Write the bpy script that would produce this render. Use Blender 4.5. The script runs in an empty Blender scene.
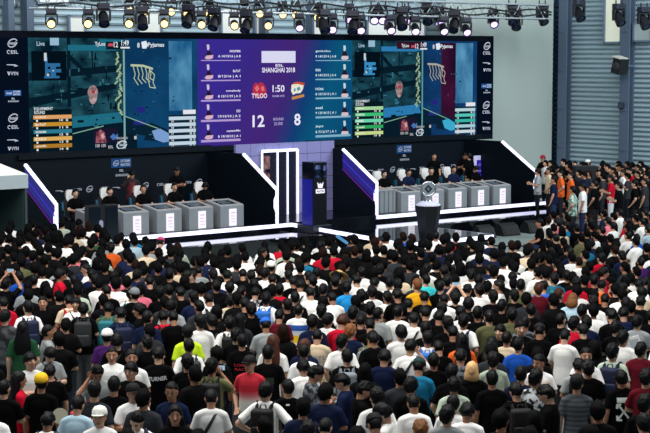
import bpy, bmesh, math, random
import numpy as np
from mathutils import Vector, Matrix, noise
R = math.radians
rnd = random.Random(7)
SC = bpy.context.scene
COL = SC.collection

# ------------------------------------------------------------------ camera, world, large lights, exposure
CAM_Z = 6.0
PITCH, YAW, FPX = 0.0995416, 0.6950874, 1607.16
cam_data = bpy.data.cameras.new('camera')
cam_data.sensor_fit = 'HORIZONTAL'; cam_data.sensor_width = 36.0
cam_data.lens = FPX / 650.0 * 36.0
cam_data.clip_end = 400
cam = bpy.data.objects.new('camera', cam_data); COL.objects.link(cam)
cam.location = (0, 0, CAM_Z)
cam.rotation_euler = (math.pi/2 - PITCH, 0, -YAW)
SC.camera = cam

world = bpy.data.worlds.new('hall_air'); SC.world = world; world.use_nodes = True
wb = world.node_tree.nodes['Background']
wb.inputs[0].default_value = (0.62, 0.80, 1.0, 1); wb.inputs[1].default_value = 0.17

def area_light(name, loc, target, size, sizey, power, col):
    d = bpy.data.lights.new(name, 'AREA'); d.shape = 'RECTANGLE'; d.size = size; d.size_y = sizey
    d.energy = power; d.color = col
    o = bpy.data.objects.new(name, d); COL.objects.link(o); o.location = loc
    o.rotation_euler = (Vector(target) - Vector(loc)).to_track_quat('-Z', 'Y').to_euler()
    return o
# the hall's roof lights: long skylight bands high over the audience and over the side bay
area_light('roof_light', (14, 20, 17), (20, 25, 0), 26, 16, 8300, (1.0, 0.97, 0.92))
area_light('side_bay_light', (46, 22, 16), (50, 40, 2), 16, 12, 5400, (0.86, 0.97, 1.0))

area_light('screen_wall_fill', (33, 36.5, 13.5), (34, 46.2, 8.2), 24, 2.5, 750, (0.95, 0.98, 1.0))  # added fill that brightens the wall behind the screen, not a hall lamp

SC.view_settings.view_transform = 'Standard'
SC.view_settings.look = 'None'
SC.view_settings.gamma = 1.0
SC.view_settings.use_curve_mapping = False
SC.view_settings.exposure = 0.0

# ------------------------------------------------------------------ where a sight line meets a plane of the hall
fw = Vector((math.sin(YAW)*math.cos(PITCH), math.cos(YAW)*math.cos(PITCH), -math.sin(PITCH)))
rt = Vector((math.cos(YAW), -math.sin(YAW), 0)); up = rt.cross(fw)
def ray(px, py): return fw + rt*((px-325)/FPX) - up*((py-216.5)/FPX)
def on_z(px, py, z): d = ray(px, py); t = (z-CAM_Z)/d.z; return Vector((d.x*t, d.y*t, z))
def on_y(px, py, y): d = ray(px, py); t = y/d.y; return Vector((d.x*t, y, CAM_Z+d.z*t))
def on_x(px, py, x): d = ray(px, py); t = x/d.x; return Vector((x, d.y*t, CAM_Z+d.z*t))

# ------------------------------------------------------------------ materials
def lin(h):
    h = h.lstrip('#'); v = [int(h[i:i+2], 16)/255 for i in (0, 2, 4)]
    return tuple((c/12.92 if c <= .04045 else ((c+.055)/1.055)**2.4) for c in v) + (1,)
MATS = {}
def mat(name, hexcol=None, rough=.6, metal=0, emit=None, strength=1, objcol=False, bump=0, bscale=12, spec=.5, var=0):
    if name in MATS: return MATS[name]
    m = bpy.data.materials.new(name); m.use_nodes = True
    nt = m.node_tree; b = nt.nodes['Principled BSDF']
    if hexcol: b.inputs['Base Color'].default_value = lin(hexcol)
    b.inputs['Roughness'].default_value = rough; b.inputs['Metallic'].default_value = metal
    b.inputs['Specular IOR Level'].default_value = spec
    if emit:
        b.inputs['Emission Color'].default_value = lin(emit); b.inputs['Emission Strength'].default_value = strength
    if objcol:
        oi = nt.nodes.new('ShaderNodeObjectInfo'); nt.links.new(oi.outputs['Color'], b.inputs['Base Color'])
    if var and hexcol:
        tc = nt.nodes.new('ShaderNodeTexCoord'); n = nt.nodes.new('ShaderNodeTexNoise'); n.inputs['Scale'].default_value = bscale
        mx = nt.nodes.new('ShaderNodeMix'); mx.data_type = 'RGBA'
        c = lin(hexcol); mx.inputs[6].default_value = tuple(x*(1-var) for x in c[:3])+(1,); mx.inputs[7].default_value = tuple(min(1, x*(1+var)) for x in c[:3])+(1,)
        nt.links.new(tc.outputs['Object'], n.inputs['Vector']); nt.links.new(n.outputs['Fac'], mx.inputs[0]); nt.links.new(mx.outputs[2], b.inputs['Base Color'])
    if bump:
        tc = nt.nodes.new('ShaderNodeTexCoord'); n = nt.nodes.new('ShaderNodeTexNoise'); n.inputs['Scale'].default_value = bscale
        n.inputs['Detail'].default_value = 4
        bp = nt.nodes.new('ShaderNodeBump'); bp.inputs['Strength'].default_value = bump; bp.inputs['Distance'].default_value = .03
        nt.links.new(tc.outputs['Object'], n.inputs['Vector']); nt.links.new(n.outputs['Fac'], bp.inputs['Height']); nt.links.new(bp.outputs['Normal'], b.inputs['Normal'])
    MATS[name] = m
    return m
def emi(hexcol, strength=1.0):
    name = 'screen_light_%s_%g' % (hexcol.lstrip('#'), strength)
    if name in MATS: return MATS[name]
    m = bpy.data.materials.new(name); m.use_nodes = True; nt = m.node_tree
    for n in list(nt.nodes): nt.nodes.remove(n)
    o = nt.nodes.new('ShaderNodeOutputMaterial'); e = nt.nodes.new('ShaderNodeEmission')
    e.inputs[0].default_value = lin(hexcol); e.inputs[1].default_value = strength
    nt.links.new(e.outputs[0], o.inputs[0]); MATS[name] = m
    return m
def emi_noise(name, h1, h2, scale=(1, 1, 1), strength=1, detail=6, lo=.35, hi=.65):
    m = bpy.data.materials.new(name); m.use_nodes = True; nt = m.node_tree
    for n in list(nt.nodes): nt.nodes.remove(n)
    o = nt.nodes.new('ShaderNodeOutputMaterial'); e = nt.nodes.new('ShaderNodeEmission')
    tc = nt.nodes.new('ShaderNodeTexCoord'); mp = nt.nodes.new('ShaderNodeMapping'); mp.inputs['Scale'].default_value = scale
    n = nt.nodes.new('ShaderNodeTexNoise'); n.inputs['Scale'].default_value = 1; n.inputs['Detail'].default_value = detail
    cr = nt.nodes.new('ShaderNodeValToRGB'); cr.color_ramp.elements[0].position = lo; cr.color_ramp.elements[1].position = hi
    cr.color_ramp.elements[0].color = lin(h1); cr.color_ramp.elements[1].color = lin(h2)
    nt.links.new(tc.outputs['Object'], mp.inputs[0]); nt.links.new(mp.outputs[0], n.inputs['Vector'])
    nt.links.new(n.outputs['Fac'], cr.inputs[0]); nt.links.new(cr.outputs[0], e.inputs[0]); e.inputs[1].default_value = strength
    nt.links.new(e.outputs[0], o.inputs[0]); MATS[name] = m
    return m

# ------------------------------------------------------------------ mesh building
class MB:
    def __init__(s): s.v = []; s.f = []; s.m = []
    def add(s, v, f, m=0):
        b = len(s.v); s.v += [tuple(p) for p in v]; s.f += [tuple(i+b for i in q) for q in f]; s.m += [m]*len(f); return s
    def box(s, c, d, m=0, rz=0, M=None, taper=1):
        hx, hy, hz = d[0]/2, d[1]/2, d[2]/2
        v = []
        for z, k in ((-hz, 1), (hz, taper)):
            for x, y in ((-hx, -hy), (hx, -hy), (hx, hy), (-hx, hy)): v.append(Vector((x*k, y*k, z)))
        X = Matrix.Translation(c) @ Matrix.Rotation(rz, 4, 'Z') if M is None else Matrix.Translation(c) @ M
        return s.add([X @ p for p in v], [(3, 2, 1, 0), (4, 5, 6, 7), (0, 1, 5, 4), (1, 2, 6, 5), (2, 3, 7, 6), (3, 0, 4, 7)], m)
    def rbox(s, c, d, r=.02, m=0, M=None):
        bm = bmesh.new(); bmesh.ops.create_cube(bm, size=1)
        for v in bm.verts: v.co = Vector((v.co.x*d[0], v.co.y*d[1], v.co.z*d[2]))
        bmesh.ops.bevel(bm, geom=list(bm.edges), offset=r, segments=3, profile=.5, affect='EDGES')
        X = Matrix.Translation(c) @ (M or Matrix.Identity(4))
        bm.verts.index_update()
        s.add([X @ v.co for v in bm.verts], [[v.index for v in f.verts] for f in bm.faces], m); bm.free(); return s
    def tube(s, pts, rad, n=10, side=(1, 0, 0), m=0, caps=True):
        pts = [Vector(p) for p in pts]; side = Vector(side); K = len(pts)
        if not isinstance(rad, (tuple, list)): rad = [rad]*K
        rad = [(r, r) if not isinstance(r, (tuple, list)) else r for r in rad]
        rings = []
        for i, p in enumerate(pts):
            t = (pts[min(i+1, K-1)] - pts[max(i-1, 0)]).normalized()
            a = side - t*side.dot(t)
            if a.length < 1e-4: a = Vector((0, 1, 0)) - t*t.y
            a.normalize(); b = t.cross(a)
            rings.append((p, a, b, t, rad[i]))
        if caps:
            p, a, b, t, r = rings[0]; q = min(r)
            rings = [(p-t*q*.75, a, b, t, (r[0]*.35, r[1]*.35)), (p-t*q*.45, a, b, t, (r[0]*.75, r[1]*.75))] + rings
            p, a, b, t, r = rings[-1]; q = min(r)
            rings += [(p+t*q*.45, a, b, t, (r[0]*.75, r[1]*.75)), (p+t*q*.75, a, b, t, (r[0]*.35, r[1]*.35))]
        v = []; f = []
        for p, a, b, t, r in rings:
            for k in range(n):
                w = 2*math.pi*k/n; v.append(p + a*r[0]*math.cos(w) + b*r[1]*math.sin(w))
        for i in range(len(rings)-1):
            for k in range(n):
                k2 = (k+1) % n; f.append((i*n+k, i*n+k2, (i+1)*n+k2, (i+1)*n+k))
        f.append(tuple(range(n-1, -1, -1))); o = (len(rings)-1)*n; f.append(tuple(o+k for k in range(n)))
        return s.add(v, f, m)
    def ell(s, c, r, m=0, n=10, M=None):
        v = []; f = []; rows = max(5, n//2+1)
        for i in range(1, rows):
            ph = math.pi*i/rows
            for k in range(n):
                w = 2*math.pi*k/n; v.append(Vector((r[0]*math.sin(ph)*math.cos(w), r[1]*math.sin(ph)*math.sin(w), r[2]*math.cos(ph))))
        top = len(v); v.append(Vector((0, 0, r[2]))); v.append(Vector((0, 0, -r[2])))
        for i in range(rows-2):
            for k in range(n):
                k2 = (k+1) % n; f.append((i*n+k, (i+1)*n+k, (i+1)*n+k2, i*n+k2))
        for k in range(n):
            k2 = (k+1) % n; f.append((top, k, k2)); f.append((top+1, (rows-2)*n+k2, (rows-2)*n+k))
        X = Matrix.Translation(c) @ (M or Matrix.Identity(4))
        return s.add([X @ p for p in v], f, m)
    def prism(s, poly, axis, a, b, m=0):
        """poly: 2D outline; axis 'x': points are (y,z); 'y': (x,z); 'z': (x,y). Extruded from a to b along axis."""
        def P(q, t): return {'x': (t, q[0], q[1]), 'y': (q[0], t, q[1]), 'z': (q[0], q[1], t)}[axis]
        n = len(poly); v = [P(q, a) for q in poly] + [P(q, b) for q in poly]
        f = [tuple(range(n-1, -1, -1)), tuple(range(n, 2*n))] + [(i, (i+1) % n, n+(i+1) % n, n+i) for i in range(n)]
        return s.add(v, f, m)
    def lathe(s, prof, c=(0, 0, 0), n=20, m=0, M=None):
        v = []; f = []
        for r, z in prof:
            for k in range(n):
                w = 2*math.pi*k/n; v.append(Vector((r*math.cos(w), r*math.sin(w), z)))
        for i in range(len(prof)-1):
            for k in range(n):
                k2 = (k+1) % n; f.append((i*n+k, i*n+k2, (i+1)*n+k2, (i+1)*n+k))
        f.append(tuple(range(n-1, -1, -1))); o = (len(prof)-1)*n; f.append(tuple(o+k for k in range(n)))
        X = Matrix.Translation(c) @ (M or Matrix.Identity(4))
        return s.add([X @ p for p in v], f, m)
    def mesh(s, name, mats=(), smooth=False):
        me = bpy.data.meshes.new(name); me.from_pydata(s.v, [], s.f)
        for k in mats: me.materials.append(k)
        if len(mats) > 1: me.polygons.foreach_set('material_index', s.m)
        bm = bmesh.new(); bm.from_mesh(me); bmesh.ops.recalc_face_normals(bm, faces=bm.faces); bm.to_mesh(me); bm.free()
        if smooth: me.polygons.foreach_set('use_smooth', [True]*len(me.polygons))
        me.update(); return me
    def obj(s, name, mats, parent=None, smooth=False):
        if not isinstance(mats, (list, tuple)): mats = [mats]
        return link(name, s.mesh(name, mats, smooth), parent)
def link(name, me, parent=None, M=None):
    o = bpy.data.objects.new(name, me); COL.objects.link(o)
    if parent: o.parent = parent
    if M is not None: o.matrix_local = M
    return o
def tag(o, label=None, cat=None, group=None, kind=None):
    if label: o['label'] = label
    if cat: o['category'] = cat
    if group: o['group'] = group
    if kind: o['kind'] = kind
    return o
def thing(name, label, cat, loc=(0, 0, 0), rz=0, group=None):
    o = bpy.data.objects.new(name, None); COL.objects.link(o); o.location = loc; o.rotation_euler = (0, 0, rz)
    o.empty_display_size = .2
    return tag(o, label, cat, group)
def struct(o): o['kind'] = 'structure'; return o
def copy_tree(o, parent=None):
    c = o.copy(); COL.objects.link(c); c.parent = parent
    for ch in o.children: copy_tree(ch, c)
    return c
def text_mesh(s, font_w=None, h=None, align='CENTER'):
    """letters as a flat mesh in (x, y), scaled to a width and/or height, centred"""
    cu = bpy.data.curves.new('lettering', 'FONT'); cu.body = s; cu.align_x = 'LEFT'; cu.resolution_u = 2; cu.offset = .02
    o = bpy.data.objects.new('lettering', cu); COL.objects.link(o)
    dg = bpy.context.evaluated_depsgraph_get(); dg.update()
    me = bpy.data.meshes.new_from_object(o.evaluated_get(dg))
    bpy.data.objects.remove(o); bpy.data.curves.remove(cu)
    v = np.array([p.co[:2] for p in me.vertices]) if len(me.vertices) else np.zeros((0, 2))
    f = [tuple(p.vertices) for p in me.polygons]; bpy.data.meshes.remove(me)
    if len(v):
        lo, hi = v.min(0), v.max(0); sz = np.maximum(hi-lo, 1e-6)
        sx = font_w/sz[0] if font_w else None; sy = h/sz[1] if h else None
        sx = sx or sy; sy = sy or sx
        v = (v-(lo+hi)/2)*np.array([sx, sy])
        if align == 'LEFT': v[:, 0] -= v[:, 0].min()
        if align == 'RIGHT': v[:, 0] -= v[:, 0].max()
    return v, f
def world_of(o):
    M = o.matrix_basis.copy()
    return (world_of(o.parent) @ o.matrix_parent_inverse @ M) if o.parent else M
def wobj(name, mb, mats, parent, smooth=False):
    """a part whose mesh is written in hall coordinates"""
    o = mb.obj(name, mats, None, smooth)
    if parent: o.parent = parent; o.matrix_parent_inverse = world_of(parent).inverted()
    return o

# ------------------------------------------------------------------ the hall
M_floor = mat('concrete_floor', '#7e8b88', .55, var=.14, bscale=.6)
struct(MB().box((20, 18, -.1), (90, 62, .2)).obj('floor', M_floor))
M_rib = mat('ribbed_siding', '#9db4bf', .5, metal=.15)
M_ribdk = mat('siding_joint', '#5c7080', .6)
def ribbed(name, axis, at, a, b, z0, z1, pitch, out):
    m = MB(); z = z0
    while z < z1:
        poly = [(at, z), (at+out*.075, z+.012), (at+out*.105, z+pitch*.30), (at+out*.085, z+pitch*.62), (at+out*.03, z+pitch*.80), (at, z+pitch*.86), (at, z+pitch), (at-out*.12, z+pitch), (at-out*.12, z)]
        m.prism(poly, axis, a, b); z += pitch
    o = m.obj(name, M_rib); struct(o); return o
WX, WY = 50.0, 46.2
ribbed('wall_back', 'x', WY, 6, 50, 0, 13, .26, -1)

m = MB(); z = 0
while z < 13:
    p = .19
    poly = [(WX, z), (WX-.075, z+.012), (WX-.105, z+p*.30), (WX-.085, z+p*.62), (WX-.03, z+p*.80), (WX, z+p*.86), (WX, z+p), (WX+.12, z+p), (WX+.12, z)]
    m.prism(poly, 'y', 14, 46.2); z += p
struct(m.obj('wall_right', M_rib))
PXR = on_y(552.5, 80, 44.69).x
M_plaster = mat('white_partition', '#a4b0ac', .8, var=.05, bscale=.5)
struct(MB().box(((43.3+PXR)/2, 44.75, 4.3), (PXR-43.3, .12, 8.6)).obj('wall_partition', M_plaster))
M_col = mat('steel_column', '#56677c', .5, metal=.1)
M_colL = mat('steel_column_flange', '#74869a', .5, metal=.1)
def column(pxl, pxr):
    # an H-section column standing against the side wall: two flanges and a web
    y1 = on_x(pxl, 60, WX-.3).y; y0 = on_x(pxr, 60, WX-.3).y
    m = MB()
    m.box((WX-.42, (y0+y1)/2, 6.5), (.05, y1-y0, 13)); m.box((WX-.12, (y0+y1)/2, 6.5), (.05, y1-y0, 13))
    m.box((WX-.27, (y0+y1)/2, 6.5), (.3, .06, 13))
    for k in range(8): m.box((WX-.46, (y0+y1)/2, .8+k*1.55), (.05, (y1-y0)*.5, .12))
    o = m.obj('column', M_col); struct(o)
column(560.5, 568.5); column(622.5, 631.5)
m = MB()
ya, yb = on_x(552.5, 60, WX-.2).y, on_x(560, 60, WX-.2).y
z = 0
while z < 8.2:
    m.box((WX-.2, (ya+yb)/2, z+.07), (.12, abs(ya-yb), .12)); z += .2
m.box((WX-.1, (ya+yb)/2, 4.2), (.06, abs(ya-yb), 8.4))
struct(m.obj('trim_1', mat('dark_louvre', '#1d3550', .5)))
# light openings: a cream window high in the side wall, pale panels in the wall behind the screen
def wall_window(n, pl, pt, pr, pb, on_side=True, hexc='#c9cdbb', st=.55):
    f = MB(); g = MB(); fr = .07
    if on_side:
        a = on_x(pl, pb, WX-.2); b = on_x(pr, pt, WX-.2); x = WX-.17
        y0, y1, z0, z1 = b.y, a.y, a.z, max(b.z, a.z+.5)
        g.box((x, (y0+y1)/2, (z0+z1)/2), (.04, y1-y0, z1-z0))
        for yy in (y0, y1): f.box((x-.03, yy, (z0+z1)/2), (.12, fr, z1-z0+fr))
        for zz in (z0, z1): f.box((x-.03, (y0+y1)/2, zz), (.12, y1-y0, fr))
    else:
        a = on_y(pl, pb, WY-.2); b = on_y(pr, pt, WY-.2); y = WY-.17
        x0, x1, z0, z1 = a.x, b.x, a.z, b.z
        g.box(((x0+x1)/2, y, (z0+z1)/2), (x1-x0, .04, z1-z0))
        for xx in (x0, x1): f.box((xx, y-.03, (z0+z1)/2), (fr, .12, z1-z0+fr))
        for zz in (z0, z1): f.box(((x0+x1)/2, y-.03, zz), (x1-x0, .12, fr))
    o = f.obj('window_%d' % n, M_colL); struct(o)
    p = wobj('pane', g, mat('frosted_pane_%d' % n, hexc, .5, emit=hexc, strength=st), o); p['kind'] = 'structure'
wall_window(1, 604.5, -6, 622, 42.5)
wall_window(2, 634, 22, 652, 41, hexc='#98a5a6', st=.25)
k = 3
for (l, r, t, b) in ((69, 85, 16, 36), (138, 161, 12, 36), (221, 246, 8, 36), (255, 267, 8, 36), (310, 322, 6, 36), (2, 16, -8, 5), (38, 70, -8, 3), (367, 425, 22, 44)):
    wall_window(k, l, t, r, b, False, '#c6cbc8', .45); k += 1
for (l, r) in ((5.5, 11.5), (24, 31), (262, 265), (309, 311)):
    a = on_y(l, 20, WY-.4).x; b = on_y(r, 20, WY-.4).x
    struct(MB().box(((a+b)/2, WY-.4, 6.5), (b-a, .4, 13)).obj('column', M_col))
# wall-mounted loudspeaker and small box on the side wall's second column
t = thing('wall_loudspeaker', 'small black and white loudspeaker bracketed to the steel column', 'loudspeaker', on_x(620, 66, WX-1.0))
MB().rbox((0, 0, 0), (.5, .42, .62), .03, M=Matrix.Rotation(R(14), 4, 'X')).obj('cabinet', mat('speaker_black', '#0c0d10', .5), t)
MB().box((0, 0, .33), (.5, .42, .05), M=Matrix.Rotation(R(14), 4, 'X')).obj('top_panel', mat('speaker_white', '#d8d6cc', .5), t)
MB().tube([(.1, -.1, 0), (.6, -.15, 0)], .04).obj('bracket', M_col, t)
MB().lathe([(.0, 0), (.16, 0), (.14, .02), (.05, .04), (0, .04)], (-.25, 0, 0), M=Matrix.Rotation(R(-90), 4, 'Y')).obj('driver_cone', mat('cone_grey', '#2a2b30', .7), t)
t = thing('junction_box', 'small dark junction box on the steel column below the loudspeaker', 'electrical box', on_x(621, 105.5, WX-.55))
MB().rbox((0, 0, 0), (.16, .22, .24), .02).obj('box', mat('box_dark', '#1f2937', .5), t)
MB().rbox((-.09, 0, 0), (.02, .16, .18), .005).obj('cover', mat('box_cover', '#323d4d', .5), t)

# ------------------------------------------------------------------ the stage
YP, ZP, ZS, YW = 39.75, .73, .5, 43.45      # platform front, platform top, lower stage top, back wall of the booths
M_gloss = mat('gloss_black_stage', '#05070c', .045, spec=.7)
M_plat = mat('platform_black', '#080b12', .12)
M_led = mat('led_strip_white', '#ffffff', .4, emit='#d3d2ff', strength=1.25)
M_navy = mat('booth_navy', '#030d17', .6, var=.12, bscale=1.2, spec=.15)
M_fascia = mat('stage_fascia', '#08090c', .6)
stage = thing('stage', 'glossy black stage with white light strips along its raised edge', 'stage', (33.5, 37.9, 0))
m = MB(); m.box(((22.2+43.9)/2, (37.9+44.3)/2, ZS/2), (21.7, 6.4, ZS)); m.box(((31.9+35.7)/2, (34.7+37.9)/2, ZS/2), (3.8, 3.2, ZS))
wobj('lower_deck', m, M_gloss, stage)
wobj('raised_deck', MB().box(((22.4+43.6)/2, (YP+44.2)/2, (ZS+ZP)/2), (21.2, 44.2-YP, ZP-ZS)), M_plat, stage)
def strip(a, b, w=.13, d=.05):
    a, b = Vector(a), Vector(b); t = (b-a); L = t.length; t.normalize()
    q = Vector((0, -1, 0)) if abs(t.x) > .7 else Vector((-1, 0, 0))
    u = q.cross(t).normalized(); q = t.cross(u)
    m = MB(); v = []
    for p in (a, b):
        for (i, j) in ((-1, -1), (1, -1), (1, 1), (-1, 1)): v.append(p + q*d/2*i + u*w/2*j)
    return m.add(v, [(3, 2, 1, 0), (4, 5, 6, 7), (0, 1, 5, 4), (1, 2, 6, 5), (2, 3, 7, 6), (3, 0, 4, 7)])
for a, b in (((22.4, YP-.03, ZP-.07), (31.75, YP-.03, ZP-.07)), ((35.37, YP-.03, ZP-.07), (43.62, YP-.03, ZP-.07)),
             ((31.75, YP-.03, ZP-.07), (31.88, 35.9, ZS+.02)), ((31.88, 35.9, ZS+.02), (31.9, 34.67, ZS-.04)), ((31.9, 34.67, ZS-.07), (35.7, 34.67, ZS-.07))):
    wobj('light_strip', strip(a, b, .115), M_led, stage)
wobj('light_strip', strip((35.72, 34.7, ZS-.01), (35.72, 37.9, ZS-.01), .02, .04), mat('led_strip_dim', '#8a90a8', .4, emit='#8a93b8', strength=.35), stage)

def booth_wall(X, label, inner_purple):
    t = thing('booth_side_wall', label, 'booth wall', (X, YP, ZP))
    prof = [(YP, ZP), (YP, ZP+1.10), (YP+1.72, ZP+2.13), (YW, ZP+2.13), (YW, ZP)]
    wobj('panel', MB().prism(prof, 'x', X, X+.06), M_navy, t)
    x = X-.008
    led = MB()
    pth = [(YP, ZP), (YP, ZP+.35), (YP, ZP+.5), (YP, ZP+.75), (YP, ZP+.9), (YP, ZP+1.10), (YP+1.72, ZP+2.13)]
    w = [.022, .022, .075, .075, .022, .022, .022]
    for i in range(len(pth)-1):
        (y0, z0), (y1, z1) = pth[i], pth[i+1]
        if y0 == y1: led.add([(x, y0-.02, z0), (x, y1-.02, z1), (x, y1+w[i+1]*1.7, z1), (x, y0+w[i]*1.7, z0), (x+.076, y0-.02, z0), (x+.076, y1-.02, z1), (x+.076, y1+w[i+1]*1.7, z1), (x+.076, y0+w[i]*1.7, z0)], [(0, 1, 2, 3), (4, 7, 6, 5), (0, 4, 5, 1), (2, 6, 7, 3), (1, 5, 6, 2), (0, 3, 7, 4)])
        else:
            nz = .038
            led.add([(x, y0-.02, z0), (x, y1, z1+.02), (x, y1+.06, z1-nz), (x, y0+.06, z0-nz), (x+.076, y0-.02, z0), (x+.076, y1, z1+.02), (x+.076, y1+.06, z1-nz), (x+.076, y0+.06, z0-nz)], [(0, 1, 2, 3), (4, 7, 6, 5), (0, 4, 5, 1), (2, 6, 7, 3), (1, 5, 6, 2), (0, 3, 7, 4)])
    wobj('edge_light', led, M_led, t)
    if inner_purple:
        for off, hx, st in ((.30, '#4a3ad8', .8), (.62, '#7a2fb8', .55)):
            mb = MB(); y0, z0, y1, z1 = YP+.05, ZP+1.10-off-.03, YP+1.72, ZP+2.13-off-.03
            mb.add([(X-.012, y0, z0), (X-.012, y1, z1), (X-.012, y1, z1-.05), (X-.012, y0, z0-.05), (X+.01, y0, z0), (X+.01, y1, z1), (X+.01, y1, z1-.05), (X+.01, y0, z0-.05)], [(0, 1, 2, 3), (4, 7, 6, 5), (0, 4, 5, 1), (2, 6, 7, 3), (1, 5, 6, 2), (0, 3, 7, 4)])
            wobj('accent_light', mb, emi(hx, st), t)
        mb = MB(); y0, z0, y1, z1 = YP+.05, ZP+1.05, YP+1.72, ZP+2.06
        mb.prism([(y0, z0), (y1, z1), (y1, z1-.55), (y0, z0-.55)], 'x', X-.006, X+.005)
        wobj('light_wash_panel', mb, mat('purple_wall_glow', '#1a1450', .4, emit='#20188a', strength=.55), t)  # deep blue glow on the wall, put in as a thin emissive sheet
    return t
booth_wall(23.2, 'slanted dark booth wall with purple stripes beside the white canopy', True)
booth_wall(31.15, 'slanted navy booth wall edged in white light beside the lit doorway', False)
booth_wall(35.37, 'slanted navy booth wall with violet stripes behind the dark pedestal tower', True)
booth_wall(43.12, 'slanted navy booth wall at the shutter end of the stage', False)
M_mark = emi('#aeb8c8', .75)
SPONSORS = ('ESL', 'swoosh', 'VYN', 'intel')
def sponsor_mark(m, kind, cx, cz, w, y, flip=None):
    """a small sponsor mark on a plane facing the audience, drawn with real letters and shapes"""
    def put(v, f):
        m.add([(cx+p[0], y, cz+p[1]) for p in v], f)
    if kind in ('ESL', 'VYN'):
        v, f = text_mesh(kind, w*.62, w*.27); put(v+np.array([w*.17, 0]), f)
        a = [(-w*.33+w*.15*math.cos(t)*s, w*.15*math.sin(t)*s) for s in (1, .6) for t in np.linspace(.5, 5.2, 12)]
        if kind == 'ESL': put(a, [(i, i+1, 13+i, 12+i) for i in range(11)])
        else: put([(-w*.45, .14*w), (-w*.33, .14*w), (-w*.26, -.13*w), (-w*.34, -.13*w)], [(0, 1, 2, 3)]); put([(-w*.24, .14*w), (-w*.15, .14*w), (-w*.26, -.13*w), (-w*.34, -.13*w)], [(0, 1, 2, 3)])
    elif kind == 'swoosh':
        put([(-w*.5, .05*w), (w*.2, .05*w), (w*.5, -.08*w), (w*.1, -.13*w), (w*.22, -.04*w), (-w*.5, 0)], [(0, 1, 2, 3, 4, 5)])
    elif kind == 'intel':
        a = [(w*.42*math.cos(t)*s, w*.33*math.sin(t)*s2+.1*w*math.cos(t)) for s, s2 in ((1, 1), (.82, .74)) for t in np.linspace(.2, 6.2, 24)]
        put(a, [(i, i+1, 25+i, 24+i) for i in range(23)])
        v, f = text_mesh('intel', w*.55, w*.25); put(v, f)
def badge(parent, cx, cz, w, y, st=1.0):
    wobj('badge_panel', MB().box((cx, y+.02, cz), (w, .03, w*.40)), emi('#27589a', .8*st), parent)
    m = MB(); sponsor_mark(m, 'intel', cx-w*.28, cz, w*.36, y-.004)
    for s, dz in (('EXTREME', .085*w), ('MASTERS', -.075*w)):
        v, f = text_mesh(s, w*.48, w*.12); m.add([(cx+.2*w+p[0], y-.004, cz+dz+p[1]) for p in v], f)
    for s, dz, ww in (('ESL', -.32*w, w*.22), ('SHANGHAI', -.52*w, w*.62)):
        v, f = text_mesh(s, ww, w*.11); m.add([(cx+p[0], y-.004, cz+dz+p[1]) for p in v], f)
    wobj('badge_lettering', m, emi('#c8d4e6', .9*st), parent)
def booth_back(x0, x1, label, badge_px, row_px):
    t = thing('booth_back_wall', label, 'booth wall', ((x0+x1)/2, YW, ZP))
    wobj('panel', MB().box(((x0+x1)/2, YW+.1, (ZP+3.05)/2), (x1-x0, .2, 3.05-ZP)), M_navy, t)
    B = on_y(*badge_px, YW-.03); badge(t, B.x, B.z, .74, YW-.03, .7)
    for i, (px, py) in enumerate(row_px):
        q = on_y(px, py, YW-.03); m = MB(); sponsor_mark(m, SPONSORS[(i+1) % 4], q.x, q.z, .30, YW-.01); wobj('sponsor_mark', m, M_mark, t)
    return t
booth_back(23.2, 31.3, 'dark booth back wall with sponsor marks behind the booth of four visible desks', (121.5, 163), [(60, 191), (78, 189.5), (90, 189), (106, 188), (117, 187.5), (134, 186.5), (146, 185.5), (161, 184.5), (171, 184), (188, 182.5), (199.5, 182)])
booth_back(35.5, 43.25, 'dark booth back wall with sponsor marks behind the booth of five desks', (404.5, 149), [(371, 170.5), (381, 170), (393, 169.5), (401.5, 169.2), (413.5, 168.8), (422.5, 168), (442, 167), (454, 165.5)])
YC = 42.0
# the gap between the booths: tiled back wall and a dark doorway framed in light
t = thing('tiled_wall', 'pale lilac tiled back wall between the two booths', 'wall', (33, YC, ZP))
m = MB(); mt = mat('lilac_tile', '#8381b6', .5, var=.06, bscale=3); jx = 31.24
while jx < 35.2:
    z = ZP
    while z < 2.85:
        m.box((jx+.3, YC+.05, z+.2), (.585, .1, .385)); z += .4
    jx += .6
wobj('tiles', m, mt, t); wobj('grout_panel', MB().box((33.31, YC+.1, (ZP+2.95)/2), (4.10, .1, 2.95-ZP)), mat('grout', '#26264a', .7), t)
xL, xR = on_y(260.5, 152, YC).x, on_y(296, 149, YC).x; zT = on_y(296, 149.5, YC).z
dw = thing('lit_doorway', 'dark doorway framed by white light strips beside the pale tiles', 'doorway', ((xL+xR)/2, YC, ZP))
wobj('dark_panel', MB().box(((xL+xR)/2, YC-.03, (ZP+zT)/2), (xR-xL, .05, zT-ZP)), mat('door_dark', '#0b0a26', .3), dw)
for x, w in ((xL, .06), (on_y(276, 150, YC).x, .05), (on_y(286, 150, YC).x, .05), (xR, .08)):
    wobj('vertical_light', MB().box((x, YC-.08, (ZP+zT)/2), (w, .05, zT-ZP)), mat('led_strip_soft', '#ffffff', .4, emit='#c9c8f0', strength=.9 if w < .07 else 1.2), dw)
wobj('top_light', MB().box(((xL+xR)/2, YC-.08, zT), (xR-xL, .05, .09)), M_led, dw)
q0, q1 = on_y(262, 156, YC), on_y(268.5, 180, YC)
pw = thing('poster', 'narrow colourful poster inside the lit doorway', 'poster', ((q0.x+q1.x)/2, YC-.07, q1.z))
wobj('print', MB().box(((q0.x+q1.x)/2, YC-.07, (q0.z+q1.z)/2), (q1.x-q0.x, .02, q0.z-q1.z)), emi_noise('poster_print', '#1a1230', '#c89a9a', (5, 5, 5), .6, 3), pw)
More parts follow.
